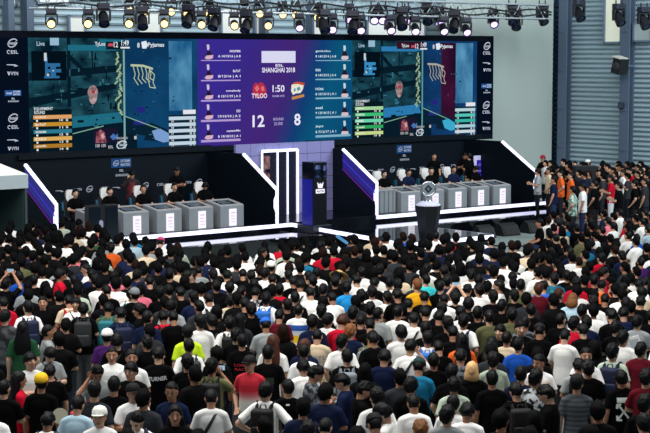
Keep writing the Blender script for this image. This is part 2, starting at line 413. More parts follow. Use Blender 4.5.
# curtain boards that close the gap under the screen
wobj('valance', MB().box((34.0, YW+.05, 2.93), (19.9, .3, .14)), M_navy, stage)

# ------------------------------------------------------------------ player desks
M_desk = mat('desk_grey', '#82888f', .45)
M_desk2 = mat('desk_rim', '#a3a4a6', .45)
M_panel = emi('#f2f0ff', 1.15)
M_inset = mat('monitor_black', '#0b0e14', .2)
def make_desk():
    t = thing('player_desk', '', 'desk')
    W, h0, h1, d = .90, .64, .77, .78
    MB().prism([(0, 0), (0, h0), (.05, h0+.012), (d, h1), (d, 0)], 'x', -W/2, W/2).obj('body', M_desk, t)
    m = MB()
    def P(y): return h0+.012+(y-.05)*(h1-h0-.012)/(d-.05)
    for x0, x1, y0, y1 in ((-W/2, W/2, .02, .12), (-W/2, W/2, d-.08, d+.01), (-W/2, -W/2+.11, .12, d-.08), (W/2-.11, W/2, .12, d-.08)):
        v = [(x, y, P(y)+dz) for dz in (-.02, .025) for x, y in ((x0, y0), (x1, y0), (x1, y1), (x0, y1))]
        m.add(v, [(3, 2, 1, 0), (4, 5, 6, 7), (0, 1, 5, 4), (1, 2, 6, 5), (2, 3, 7, 6), (3, 0, 4, 7)])
    m.obj('top_rim', M_desk2, t)
    mon = MB(); v = [(x, y, P(y)+dz) for dz in (-.03, .004) for x, y in ((-W/2+.11, .12), (W/2-.11, .12), (W/2-.11, d-.08), (-W/2+.11, d-.08))]
    mon.add(v, [(3, 2, 1, 0), (4, 5, 6, 7), (0, 1, 5, 4), (1, 2, 6, 5), (2, 3, 7, 6), (3, 0, 4, 7)])
    mo = mon.obj('monitor', M_inset, t)
    g = MB()
    for i, w in enumerate((.36, .44, .30)):
        y = .30+i*.11; g.add([(-w/2, y, P(y)+.008), (w/2, y, P(y)+.008), (w/2, y+.045, P(y+.045)+.008), (-w/2, y+.045, P(y+.045)+.008)], [(0, 1, 2, 3)])
    g.obj('screen_lettering', emi('#8fa6bc', .6), mo)
    pn = MB().box((.02, -.012, .285), (.27, .03, .53)).obj('front_panel', M_panel, t)
    g = MB()
    for i, z in enumerate((.43, .33, .24, .14)):
        v, f = text_mesh(('IEM', 'ESL', 'intel', 'VYN')[i], .15, .045); g.add([(.02+p[0], -.030, z+p[1]) for p in v], f)
    g.obj('panel_lettering', emi('#d9a6c8', .9), pn)
    MB().box((0, d+.02, h1-.05), (W+.16, .1, .04)).obj('worktop', mat('worktop_red', '#5a3034', .5), t)
    return t
DESKX = [24.90, 26.07, 27.25, 28.43, 29.60, 37.17, 38.29, 39.40, 40.52, 41.62]
desk_lab = ['grey player desk hidden behind the pair of black monitors', 'grey desk beside the black monitors, first with a clear white panel', 'grey desk second from the black monitors with sloping black screen', 'grey desk third from the black monitors with white front panel', 'grey desk beside the lit doorway end of its booth',
            'grey desk behind the trophy booth rail, next to the grey cabinet', 'grey desk directly behind the silver trophy', 'grey desk in the middle of the five behind the trophy', 'grey desk second from the man in beige trousers', 'grey desk beside the standing man in beige trousers']
d0 = make_desk()
for i, x in enumerate(DESKX):
    o = d0 if i == 0 else copy_tree(d0)
    o.location = (x, 40.0, ZP); o['label'] = desk_lab[i]; o['group'] = 'player desks on the stage'
t = thing('side_cabinet', 'plain grey cabinet at the trophy end of the row of five desks', 'cabinet', (36.13, 40.15, ZP))
MB().rbox((0, .3, .38), (.86, .7, .76), .02).obj('body', M_desk, t); MB().box((0, .3, .77), (.9, .74, .03)).obj('top', M_desk2, t)
for k in range(4): MB().box((-.3+k*.2, -.055, .38), (.012, .02, .7)).obj('seam', mat('seam_dark', '#4a5158', .5), t)
# ------------------------------------------------------------------ gaming chairs (seat turned towards the audience)
def make_chair():
    t = thing('gaming_chair', '', 'chair')
    m = MB(); b = MB()
    prof = [(-.20, .44), (-.25, .70), (-.26, .95), (-.15, 1.08), (-.14, 1.22), (-.09, 1.27), (.09, 1.27), (.14, 1.22), (.15, 1.08), (.26, .95), (.25, .70), (.20, .44)]
    MB().prism(prof, 'y', -.36, -.26).obj('backrest', mat('chair_black', '#14161c', .5), t)
    MB().prism([(x*.98, z) for x, z in [(-.16, 1.02), (-.15, 1.22), (-.10, 1.29), (.10, 1.29), (.15, 1.22), (.16, 1.02), (.07, .90), (-.07, .90)]], 'y', -.375, -.245).obj('headrest', mat('chair_white', '#e9e7e6', .5), t)
    for s in (-1, 1):
        MB().prism([(s*.20, .5), (s*.27, .5), (s*.30, .93), (s*.25, .93)], 'y', -.37, -.24).obj('bolster', mat('chair_blue', '#28607f', .5), t)
        a = MB(); a.rbox((s*.31, -.02, .68), (.07, .28, .04), .012); a.tube([(s*.31, -.05, .66), (s*.31, -.05, .45)], .02); a.obj('armrest', MATS['chair_black'], t)
    MB().rbox((0, -.03, .44), (.50, .50, .11), .035).obj('seat', MATS['chair_black'], t)
    MB().tube([(0, -.05, .40), (0, -.05, .10)], .035).obj('stem', mat('chair_metal', '#2a2c30', .3, metal=.8), t)
    for k in range(5):
        w = 2*math.pi*k/5; MB().tube([(0, -.05, .10), (.28*math.cos(w), -.05+.28*math.sin(w), .06)], [.03, .02]).obj('leg', MATS['chair_metal'], t)
    return t
chair_at = [(24.75, 41.35), (25.95, 41.35), (27.15, 41.35), (28.30, 41.35), (29.45, 41.35), (37.05, 41.35), (38.2, 41.35), (39.3, 41.35), (40.4, 41.35), (41.5, 41.35)]
cl = ['first from the purple-striped wall', 'second from the purple-striped wall', 'third from the purple-striped wall', 'fourth from the purple-striped wall', 'fifth from the purple-striped wall',
      'first from the violet-striped wall', 'second from the violet-striped wall', 'third from the violet-striped wall', 'fourth from the violet-striped wall', 'fifth from the violet-striped wall']
c0 = make_chair()
for i, (x, y) in enumerate(chair_at):
    o = c0 if i == 0 else copy_tree(c0)
    o.location = (x, y, ZP); o.rotation_euler = (0, 0, math.pi + R(-14 if i < 5 else -8)); o['label'] = 'gaming chair with white headrest, '+cl[i]; o['group'] = 'gaming chairs in the booths'
# ------------------------------------------------------------------ stage furniture
# two black monitors and a white lamp stand in front of the first booth
for i, (l, r, tp, b) in enumerate(((85.5, 100.5, 205, 226), (102, 117.5, 204, 225))):
    p = on_y((l+r)/2, b, 38.6); q = on_y((l+r)/2, tp, 38.6); w = (on_y(r, b, 38.6)-on_y(l, b, 38.6)).length*.82
    t = thing('stage_monitor', ['black upright monitor box on the canopy side of the white lamp stand', 'black upright monitor box between the white lamp stand and grey desk'][i], 'monitor', (p.x, 38.6, ZS), group='black monitor boxes on the stage')
    h = q.z-ZS
    MB().rbox((0, 0, h/2), (w, .25, h), .02).obj('case', mat('case_black', '#0a0d12', .4), t)
    MB().box((0, -.13, h*.55), (w*.9, .02, h*.8)).obj('screen', mat('screen_dark', '#0a1622', .15), t)
    for s in (-1, 1): MB().box((s*w*.35, 0, -.0+.02), (.08, .4, .04)).obj('foot', MATS['case_black'], t)
p = on_y(101.3, 228, 38.4)
t = thing('lamp_stand', 'slim white lamp stand with flared base between two black monitors', 'lamp stand', (p.x, 38.4, ZS))
MB().lathe([(0, 0), (.20, 0), (.17, .05), (.07, .22), (.05, .30), (0, .30)]).obj('base', mat('stand_white', '#d8d8e0', .4), t)
MB().tube([(0, 0, .28), (0, 0, .85)], .035).obj('pole', mat('stand_pole', '#9aa0ac', .4), t)
MB().tube([(0, 0, .60), (0, 0, .88)], .055).obj('lamp', emi('#9fa8c0', .8), t)
# pedestal tower with a glass trophy case
p = on_z(319.5, 232.5, ZS)
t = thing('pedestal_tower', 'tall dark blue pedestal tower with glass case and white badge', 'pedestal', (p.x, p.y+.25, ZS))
MB().rbox((0, 0, .12), (.78, .78, .24), .02).obj('base', mat('tower_base', '#0c1420', .3), t)
MB().rbox((0, 0, .95), (.56, .56, 1.5), .015).obj('column_body', mat('tower_black', '#070a12', .3), t)
MB().box((-.285, 0, .95), (.02, .5, 1.45)).obj('lit_side', mat('tower_blue_glow', '#10127a', .35, emit='#1418a0', strength=.28), t)  # blue light on this face, put in as colour and faint emission
tc_ = MB().rbox((0, 0, 1.95), (.56, .56, .52), .015).obj('glass_case', mat('case_glass', '#060b1a', .15, spec=.4), t)
m = MB(); m.lathe([(0, 1.74), (.12, 1.74), (.04, 1.82), (.14, 2.0), (.1, 2.12), (0, 2.12)], (-.14, -.3, 0), n=12); m.lathe([(0, 1.74), (.1, 1.74), (.03, 1.8), (.1, 1.95), (.05, 2.1), (0, 2.1)], (.16, -.3, 0), n=12)
m.obj('displayed_cup', mat('cup_steel', '#28365c', .35, metal=.7), t)
g = MB(); g.prism([(-.08, 1.40), (-.12, 1.58), (-.04, 1.50), (0, 1.56), (.04, 1.50), (.12, 1.58), (.08, 1.40)], 'y', -.30, -.285); g.box((0, -.29, 1.30), (.34, .02, .13))
g.obj('badge', emi('#f4f0ff', 1.2), t)
for s in ('intel',):
    v, f = text_mesh('MASTERS', .28, .07); MB().add([(q[0], -.304, 1.30+q[1]) for q in v], f).obj('badge_lettering', emi('#302a60', .6), t)
# trophy and its plinth at the end of the runway
p = on_z(428, 239.5, ZS); tx, ty = p.x, p.y
t = thing('trophy_plinth', 'tapered black trophy plinth with a white top at the runway front', 'plinth', (tx, ty, ZS), rz=-.5)
MB().lathe([(0, 0), (.24, 0), (.27, .02), (.33, .5), (.40, .98), (.41, 1.03), (0, 1.03)], n=6).obj('body', mat('plinth_black', '#060a14', .35), t)
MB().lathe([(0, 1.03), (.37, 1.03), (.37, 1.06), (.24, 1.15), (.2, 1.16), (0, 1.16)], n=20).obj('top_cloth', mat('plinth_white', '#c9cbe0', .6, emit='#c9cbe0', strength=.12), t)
t = thing('trophy', 'round silver trophy ring with dark diamond on the plinth', 'trophy', (tx, ty, ZS+1.16), rz=-YAW)
M_silver = mat('silver', '#c9ccd4', .22, metal=.9)
MB().lathe([(0, 0), (.13, 0), (.10, .04), (.035, .09), (.03, .16), (0, .16)]).obj('foot', M_silver, t)
RX = Matrix.Rotation(R(90), 4, 'X')
m = MB(); v = []; f = []
for i in range(28):
    a = 2*math.pi*i/28
    for k in range(8):
        b = 2*math.pi*k/8; rr = .205+.035*math.cos(b); v.append((rr*math.cos(a), .03*math.sin(b), .37+rr*math.sin(a)))
f = [(i*8+k, i*8+(k+1) % 8, ((i+1) % 28)*8+(k+1) % 8, ((i+1) % 28)*8+k) for i in range(28) for k in range(8)]
m.add(v, f).obj('ring', M_silver, t, True)
MB().lathe([(0, -.012), (.19, -.012), (.19, .012), (0, .012)], (0, 0, .37), n=28, M=RX).obj('disc', mat('trophy_pale', '#9fb0bc', .3, metal=.5), t)
m = MB(); m.prism([(-.12, .37), (0, .50), (.12, .37), (0, .24)], 'y', -.03, .03); m.obj('diamond_emblem', mat('trophy_dark', '#161d2a', .4), t)
m = MB(); m.prism([(-.05, .37), (0, .43), (.05, .37), (0, .31)], 'y', -.045, .045); m.obj('diamond_core', mat('trophy_mid', '#8d99a6', .3, metal=.6), t)
# violet display easel in the second booth
q = on_y(479.5, 184, 42.6); w = .62
t = thing('display_panel', 'upright violet display panel with white frame behind the last desks', 'display', (q.x, 42.6, ZP))
zt = on_y(479.5, 155.5, 42.6).z-ZP
MB().rbox((0, 0, zt/2), (w, .06, zt), .01).obj('frame', mat('display_white', '#b9b6dc', .4, emit='#b9b6e0', strength=.35), t)
pn = MB().box((0, -.035, zt*.62), (w*.62, .02, zt*.55)).obj('screen', emi('#2c1fa0', .9), t)
g = MB()
for i, s in enumerate(('GG', 'intel', 'ESL')):
    v, f = text_mesh(s, .24, .1); g.add([(p_[0], -.05, zt*(.78-.14*i)+p_[1]) for p_ in v], f)
g.obj('screen_lettering', emi('#7d74e0', .9), pn)
# wedge loudspeakers on the floor beyond the runway
for i, (px, py, w) in enumerate(((484, 222, .62), (507, 229.5, .72), (531, 224, .5))):
    p = on_y(px, py, 37.35); p.z = 0
    t = thing('floor_wedge', 'black wedge loudspeaker on the grey floor, %s from the runway' % ('first', 'second', 'third')[i], 'loudspeaker', p, rz=-.1, group='black floor wedges beside the stage')
    MB().prism([(-.3, 0), (.28, 0), (.28, .22), (.08, .42), (-.12, .34)], 'x', -w/2, w/2).obj('cabinet', mat('wedge_black', '#07090c', .6), t)
    MB().prism([(-.29, .04), (-.13, .33), (-.14, .34), (-.31, .05)], 'x', -w/2+.05, w/2-.05).obj('grille', mat('grille_black', '#14171b', .8), t)
    MB().tube([(w/2, .1, .3), (w/2+.03, .1, .3), (w/2+.03, .2, .3), (w/2, .2, .3)], .015).obj('handle', MATS['grille_black'], t)
pts = [on_z(x, y, .02) for x, y in ((478, 247), (492, 245.5), (505, 246.5), (522, 246), (536, 244.5), (552, 247))]
tag(MB().tube(pts, .03, n=6).obj('cable', mat('cable_black', '#11161a', .5), None, True), 'thin dark cable lying across the bare grey floor', 'cable')
# white canopy at the canopy end of the stage
a = on_y(-14, 190, 38.0); b = on_y(28.5, 188, 38.0)
t = thing('canopy', 'pale canopy with grey valance and black side curtains beside the stage', 'canopy', ((a.x+b.x)/2, 38.8, 0))
xa, xb = on_y(-14, 188, 38).x, on_y(28.3, 188, 38).x
zb, zt2 = on_y(28.3, 188, 38).z, on_y(28.3, 174.5, 38).z
wobj('valance', MB().box(((xa+xb)/2, 38.9, (zb+zt2)/2), (xb-xa, 1.8, zt2-zb)), mat('canopy_grey', '#a3b1b8', .7), t)
m = MB(); cx = (xa+xb)/2-.3
m.add([(xa, 38, zt2), (xb, 38, zt2), (xb, 39.8, zt2), (xa, 39.8, zt2), (cx, 38.9, zt2+.5)], [(0, 1, 4), (1, 2, 4), (2, 3, 4), (3, 0, 4), (3, 2, 1, 0)])
wobj('roof', m, mat('canopy_white', '#e6e8e6', .7), t)
for x in (xa+.05, xb-.05):
    for y in (38.05, 39.75): wobj('leg', MB().tube([(x, y, 0), (x, y, zb)], .035), mat('canopy_leg', '#3a464e', .5), t)
wobj('back_curtain', MB().box(((xa+xb)/2, 39.6, zb/2), (xb-xa-.2, .06, zb)), mat('curtain_black', '#07080a', .9), t)
wobj('side_curtain', MB().box((xb-.10, 38.9, zb/2), (.05, 1.6, zb)), mat('curtain_teal', '#0c2a2c', .9), t)
# ------------------------------------------------------------------ the LED wall
YL = 43.75
XL0, XG1, XG2, XL1 = 24.656, 30.967, 37.736, 44.047
ZT, ZB = 6.558, 3.008
LED_ = thing('led_screen', 'huge LED wall showing two game feeds around a purple score panel', 'screen', ((XL0+XL1)/2, YL, ZB))
def S(px, py, e=0): return on_y(px, py, YL-e)
fr = MB()
XO0, XO1 = on_y(-12, 35, YL).x, on_y(493.3, 40, YL).x
zo = on_y(493, 36, YL).z; zo2 = 2.80
M_frame = mat('led_frame_navy', '#050a18', .8, spec=.1)
fr.box(((XO0+XO1)/2, YL+.12, (zo+zo2)/2), (XO1-XO0, .24, zo-zo2))
fr.box(((XO0+XO1)/2, YL+.11, (zo+ZT)/2), (XO1-XO0, .26, zo-ZT)); fr.box(((XO0+XO1)/2, YL+.11, (ZB+zo2)/2), (XO1-XO0, .26, ZB-zo2))
frame = wobj('frame', fr, M_frame, LED_)
def quad(parent, name, m, l, t, r, b, e):
    A, B = S(l, t), S(r, b)
    # an upright rectangle on the screen face from its upper and lower corners
    return wobj(name, MB().add([(A.x, YL-e, B.z), (B.x, YL-e, B.z), (B.x, YL-e, A.z), (A.x, YL-e, A.z)], [(0, 1, 2, 3)]), m, parent)
def rectm(mb, l, t, r, b, e, k=0):
    A, B = S(l, t), S(r, b); return mb.add([(A.x, YL-e, B.z), (B.x, YL-e, B.z), (B.x, YL-e, A.z), (A.x, YL-e, A.z)], [(0, 1, 2, 3)], k)
def polym(mb, pts, e, k=0):
    return mb.add([(S(x, y).x, YL-e, S(x, y).z) for x, y in pts], [tuple(range(len(pts)))], k)
def linem(mb, pts, w, e, k=0):
    P = [S(x, y) for x, y in pts]
    for a, b in zip(P, P[1:]):
        d = (b-a); n = Vector((-d.z, 0, d.x)).normalized()*w/2
        mb.add([(q.x, YL-e, q.z) for q in (a-n, b-n, b+n, a+n)], [(0, 1, 2, 3)], k)
def textm(mb, s, l, r, cy, hpx, e, k=0):
    A, B = S(l, cy), S(r, cy); c = (A+B)/2; hh = abs(S((l+r)/2, cy-hpx/2).z - S((l+r)/2, cy+hpx/2).z)
    v, f = text_mesh(s, B.x-A.x, hh); mb.add([(c.x+q[0], YL-e, c.z+q[1]) for q in v], f, k)
def blockm(mb, l, r, cy, hpx, e, k=0): rectm(mb, l, cy-hpx/2, r, cy+hpx/2, e, k)

def feed(x0, x1, nm, seed, right):
    o = wobj('game_feed', MB().add([(x0, YL-.01, ZB), (x1, YL-.01, ZB), (x1, YL-.01, ZT), (x0, YL-.01, ZT)], [(0, 1, 2, 3)]),
             emi_noise('feed_picture_'+nm, '#051a28', '#245866', (1.6, 1, 2.2), .95, 12, .34, .70), LED_)
    W = x1-x0; H = ZT-ZB
    def U(u, v): return (x0+u*W, ZT-v*H)
    def Rr(mb, u0, v0, u1, v1, e, k=0):
        a, b = U(u0, v0), U(u1, v1); mb.add([(a[0], YL-e, b[1]), (b[0], YL-e, b[1]), (b[0], YL-e, a[1]), (a[0], YL-e, a[1])], [(0, 1, 2, 3)], k)
    def Pl(mb, pts, e, k=0): mb.add([(U(u, v)[0], YL-e, U(u, v)[1]) for u, v in pts], [tuple(range(len(pts)))], k)
    def Ln(mb, pts, w, e, k=0):
        P = [Vector((U(u, v)[0], 0, U(u, v)[1])) for u, v in pts]
        for a, b in zip(P, P[1:]):
            d = b-a; n = Vector((-d.z, 0, d.x)).normalized()*w/2; mb.add([(q.x, YL-e, q.z) for q in (a-n, b-n, b+n, a+n)], [(0, 1, 2, 3)], k)
    def Tx(mb, s, u0, u1, v, h, e, k=0):
        a, b = U(u0, v), U(u1, v); q, f = text_mesh(s, b[0]-a[0], h*H); mb.add([(a[0]/2+b[0]/2+p[0], YL-e, a[1]+p[1]) for p in q], f, k)
    # the far side of the view: deep blue wall, pale cracked pillar
    m = MB(); Rr(m, .55, 0, 1, 1, .014); wobj('blue_wall', m, emi_noise('feed_wall_'+nm, '#0b3358' if not right else '#0c2a50', '#14507c' if not right else '#164a80', (.6, 1, .8), .9, 8, .3, .75), o)
    if right:
        m = MB(); Rr(m, .70, .02, .82, .85, .016); wobj('red_wall', m, emi_noise('feed_red', '#220c26', '#48163a', (.8, 1, .7), .9, 6, .3, .75), o)
    m = MB(); Rr(m, .82, .02, .965, .66, .018); wobj('pale_pillar', m, emi_noise('feed_pillar_'+nm, '#1c5a88', '#5c9cc0', (1.6, 1, .9), .95, 9, .3, .7), o)
    # girders of the passage
    m = MB()
    Pl(m, [(0, .30), (.50, .24), (.50, .30), (0, .37)], .02); Pl(m, [(0, .52), (.5, .40), (.5, .45), (0, .60)], .02); Rr(m, .215, 0, .235, .6, .02); Pl(m, [(.22, .12), (.36, .34), (.34, .36), (.21, .16)], .02)
    Ln(m, [(.36, .04), (.36, .30)], .05, .02); Pl(m, [(0, .80), (.56, .74), (.62, .80), (.62, 1), (0, 1)], .02)
    wobj('dark_girders', m, emi('#071d2a', .9), o)
    m = MB(); Rr(m, .22, .06, .50, .11, .021); Pl(m, [(.40, .01), (.55, .01), (.55, .10), (.44, .11)], .021); Pl(m, [(.24, .69), (.52, .66), (.55, .75), (.24, .79)], .021)
    wobj('teal_highlight', m, emi('#1f6f86' if not right else '#2c7fb8', .9), o)
    m = MB(); Pl(m, [(.52, .68), (.80, .86), (.78, .90), (.56, .86)], .022); Pl(m, [(.70, .76), (.82, .84), (.86, .96), (.66, .92)], .022)
    wobj('floor_edge', m, emi('#0a2436', .9), o)
    m = MB(); Pl(m, [(.71, .84), (.76, .82), (.83, .88), (.84, .94), (.78, .95), (.73, .92)], .024); wobj('pale_hand', m, emi('#7fa4d8' if not right else '#3fb0d8', .9), o)
    m = MB(); Ln(m, [(.545, .05), (.545, 1)], .07, .026); wobj('light_pole', m, emi('#7fb0b0' if not right else '#5fa0a8', .9), o)
    m = MB(); r2 = random.Random(seed)
    for i in range(26):
        u, v = .50+.025*r2.random(), .12+.56*i/26; Ln(m, [(u, v), (u+.02*r2.uniform(-1, 1), v+.03)], .06, .027)
    wobj('foliage_glints', m, emi('#9fb894', .9), o)
    m = MB(); Ln(m, [(.55, .70), (.75, .82)], .03, .028); Ln(m, [(.24, .84), (.42, .78)], .03, .028); wobj('cable_marking', m, emi('#8cc0a8', .8), o)
    r3 = random.Random(seed+40)
    for nm_, hexs, n_ in (('dark_detail_pattern', '#06161f', 46), ('pale_detail_pattern', '#3c7886' if not right else '#3a7a96', 34)):
        m = MB()
        for _ in range(n_):
            u, v = r3.uniform(.01, .52), r3.uniform(.10, .78); w, h = r3.uniform(.004, .04), r3.uniform(.004, .022)
            if r3.random() < .4: w, h = h*.5, w*1.6
            Rr(m, u, v, min(u+w, .53), v+h, .0225)
        for _ in range(n_//2):
            u, v = r3.uniform(.56, .97), r3.uniform(.10, .95); w, h = r3.uniform(.003, .018), r3.uniform(.004, .014); Rr(m, u, v, u+w, v+h, .0225)
        wobj(nm_, m, emi(hexs, .8), o)['kind'] = 'stuff'
    # character, outlines of the other team seen through the wall
    m = MB(); Pl(m, [(.36+.028*math.cos(q)*(1.15 if math.sin(q) > 0 else .9), .50-.085*math.sin(q)) for q in np.linspace(0, 2*math.pi, 20)[:-1]], .03); wobj('pale_figure', m, emi_noise('figure_'+nm, '#7a5a60', '#c9b0ae', (6, 6, 6), .85), o)
    m = MB(); Rr(m, .352, .46, .372, .49, .032); wobj('figure_mark', m, emi('#b03a48', .9), o)
    m = MB(); Ln(m, [(.585, .24), (.66, .245), (.72, .275)], .07, .03)
    for i in range(5):
        u = .60+.024*i; Ln(m, [(u, .25), (u+.012, .32), (u+.005, .36), (u+.03, .42-.01*i)], .032, .03)
    Ln(m, [(.70, .28), (.73, .33), (.72, .40), (.735, .45), (.70, .44), (.69, .36), (.70, .28)], .032, .03)
    wobj('player_outline', m, emi('#c2cfae' if not right else '#b8b4a8', .85), o)
    m = MB()
    for u, v, w, h in ((.62, .62, .05, .05), (.60, .74, .07, .04)): Rr(m, u, v, u+w, v+h, .024)
    wobj('violet_blotch', m, emi('#2a2a86', .8), o)  # violet blotches of the feed picture
    # corner map
    mp = MB(); Rr(mp, .015, .115, .21, .37, .034); mo = wobj('minimap', mp, emi('#04121c', .9), o)
    m = MB(); Rr(m, .10, .22, .175, .25, .036); Rr(m, .09, .27, .18, .30, .036); Rr(m, .12, .25, .15, .33, .036); Rr(m, .085, .33, .17, .35, .036); Rr(m, .09, .17, .105, .33, .036); wobj('map_rooms', m, emi('#2f6fa0' if not right else '#3a90c8', .9), o)
    m = MB(); Rr(m, .10, .31, .112, .33, .038); Rr(m, .085, .13, .10, .20, .038); Rr(m, .13, .28, .14, .29, .038); wobj('map_dots', m, emi('#d0d8e0', .9), o)
    m = MB(); Rr(m, .12, 0, .17, .065, .034); wobj('pale_sign', m, emi('#9cc0d8', .9), o)
    # top bar: team names, rounds, clock
    m = MB()
    if right: Rr(m, .34, .01, .56, .085, .032)
    else: Rr(m, .44, .03, .56, .10, .032)
    tb = wobj('top_bar', m, emi('#3a1226' if right else '#0c2028', .9), o)
    m = MB(); Tx(m, 'TyLoo', .375, .435, .055, .045, .04); Tx(m, '12', .485, .51, .055, .05, .04); Tx(m, '1:49', .53, .575, .04, .05, .04); Rr(m, .525, .075, .58, .09, .04); Tx(m, '8', .625, .64, .06, .045, .04); Tx(m, 'Pyjamas', .69, .79, .06, .05, .04)
    Pl(m, [(.65, .03), (.68, .02), (.69, .06), (.68, .09), (.655, .09)], .04); wobj('top_bar_lettering', m, emi('#e4ecf4', .95), o)
    m = MB(); Pl(m, [(.45, .07), (.455, .045), (.48, .045), (.485, .07)], .041); wobj('team_badge', m, emi('#d05060', .95), o)
    m = MB(); Tx(m, 'Live', .045, .09, .05, .04, .04); wobj('corner_lettering', m, emi('#a8c8dc', .9), o)
    # lower left table of the observed team, lower right table of the other
    hues = (['#e0a468', '#c8902e', '#2e7c94', '#e0b060', '#b07a2a'] if not right else ['#a8d8a0', '#3fc07a', '#6fd8b0', '#2fa860', '#c8dc90'])
    tbm = MB(); Rr(tbm, .02, .62, .235, .985, .034); to = wobj('player_table', tbm, emi('#071a22', .9), o)
    m = MB(); Tx(m, 'EQUIPMENT', .025, .13, .615, .03, .04); Tx(m, 'ROUND', .025, .085, .645, .03, .04); wobj('table_heading', m, emi('#dfe8ee', .9), o)
    for i in range(5):
        v = .67+.063*i
        m = MB(); Rr(m, .02, v, .235, v+.034, .036); bo = wobj('health_bar', m, emi(hues[i], .95), o)
        m = MB(); Tx(m, ('somebody', 'BnTeT', 'xccurate', 'DD', 'captainMo')[i] if not right else ('player', 'mou', 'NBK', 'seal', 'jayz')[i], .03, .09, v+.017, .022, .040); Tx(m, '1%d' % i, .165, .185, v+.046, .020, .040); Tx(m, '$', .20, .215, v+.046, .022, .040); Rr(m, .035, v+.039, .045, v+.056, .04)
        wobj('bar_lettering', m, emi('#f2f0ea', .95), o)
    tbm = MB(); Rr(tbm, .815, .70, .985, .985, .034); to = wobj('player_table', tbm, emi('#0a2638', .9), o)
    m = MB(); Rr(m, .905, .655, .985, .695, .036); wobj('table_heading', m, emi('#e8e8f0', .95), o)
    for i in range(5):
        v = .715+.058*i
        m = MB(); Rr(m, .815, v, .985, v+.032, .036); bo = wobj('health_bar', m, emi('#c6d8e6' if not right else ('#b8d8dc', '#58c8b8', '#3ab8a8', '#a8d0dc', '#d0dce4')[i], .95), o)
        m = MB(); Tx(m, '1%d' % (9-i), .83, .845, v+.044, .020, .040); Tx(m, '$', .945, .96, v+.044, .022, .040); Tx(m, '0', .97, .98, v+.044, .022, .04); wobj('bar_lettering', m, emi('#e8eef4', .95), o)
    # player card at the foot of the picture
    m = MB(); Rr(m, .36, .80, .50, .93, .036); co = wobj('player_card', m, emi('#1c1830', .9), o)
    m = MB(); Pl(m, [(.37, .93), (.375, .84), (.40, .81), (.425, .84), (.435, .93)], .040); wobj('portrait', m, emi_noise('portrait_'+nm, '#4a1c34', '#b86a76', (7, 7, 7), .9), o)
    m = MB(); Pl(m, [(.40, .86), (.415, .84), (.425, .88), (.41, .90)], .042); wobj('face', m, emi('#d8a8a8', .9), o)
    m = MB(); Pl(m, [(.455, .88), (.475, .85), (.49, .87), (.50, .85), (.505, .89), (.475, .91)], .042); wobj('crossed_blades', m, emi('#4a78b8', .9), o)
    m = MB(); Tx(m, '100', .37, .395, .955, .03, .042); Tx(m, '100', .405, .43, .955, .03, .042); Tx(m, 'ESL', .445, .475, .97, .025, .042); Tx(m, '12 : 8', .50, .545, .935, .025, .042); Tx(m, 'ROUND 21', .495, .56, .895, .02, .042); Rr(m, .60, .88, .615, .91, .042); wobj('card_lettering', m, emi('#c8c2c8', .9), o)
    m = MB(); c = U(.525, .955)
    a = [(c[0]+.2*math.cos(t)*s, YL-.042, c[1]+.135*math.sin(t)*s2+.03*math.cos(t)) for s, s2 in ((1, 1), (.8, .72)) for t in np.linspace(.2, 6.2, 24)]
    m.add(a, [(i, i+1, 25+i, 24+i) for i in range(23)]); Tx(m, 'intel', .512, .54, .955, .025, .042); wobj('maker_mark', m, emi('#d8e4ee', .9), o)
    return o
feed(XL0, XG1, 'first', 3, False)
feed(XG2, XL1, 'second', 9, True)
# centre score panel: purple running into teal
def score_mat():
    m = bpy.data.materials.new('score_panel_picture'); m.use_nodes = True; nt = m.node_tree
    for n in list(nt.nodes): nt.nodes.remove(n)
    o = nt.nodes.new('ShaderNodeOutputMaterial'); e = nt.nodes.new('ShaderNodeEmission'); tc = nt.nodes.new('ShaderNodeTexCoord')
    sx = nt.nodes.new('ShaderNodeSeparateXYZ'); nt.links.new(tc.outputs['Generated'], sx.inputs[0])
    ma = nt.nodes.new('ShaderNodeMath'); ma.operation = 'MULTIPLY_ADD'; nt.links.new(sx.outputs[2], ma.inputs[0]); ma.inputs[1].default_value = -.22; nt.links.new(sx.outputs[0], ma.inputs[2])
    cr = nt.nodes.new('ShaderNodeValToRGB'); el = cr.color_ramp.elements
    el[0].position = 0; el[0].color = lin('#3a2c92'); el[1].position = 1; el[1].color = lin('#0a4a78')
    for p_, c in ((.16, '#3c2a86'), (.36, '#46287a'), (.46, '#3e2a78'), (.58, '#123f78'), (.72, '#0a587c')):
        x = el.new(p_); x.color = lin(c)
    nt.links.new(ma.outputs[0], cr.inputs[0]); nt.links.new(cr.outputs[0], e.inputs[0]); e.inputs[1].default_value = .92; nt.links.new(e.outputs[0], o.inputs[0]); return m
SP = wobj('score_panel', MB().add([(XG1, YL-.02, ZB), (XG2, YL-.02, ZB), (XG2, YL-.02, ZT), (XG1, YL-.02, ZT)], [(0, 1, 2, 3)]), score_mat(), LED_)
W_ = emi('#f0eeff', .95); WD = emi('#b8b0e0', .9)
m = MB(); rectm(m, 261, 51, 295, 62.7, .03); wobj('title_block', m, emi('#dcdcf6', .95), SP)
m = MB(); textm(m, 'ESL', 275, 283, 65.3, 2.6, .03); textm(m, 'SHANGHAI 2018', 261.5, 294.5, 70, 5, .03); wobj('title_lettering', m, W_, SP)
m = MB(); textm(m, '12', 252, 264, 121, 12, .03); textm(m, '8', 293.7, 300, 119.5, 12, .03); wobj('round_score', m, W_, SP)
m = MB(); textm(m, '1:50', 272, 284, 88.5, 7, .03); wobj('clock', m, W_, SP)
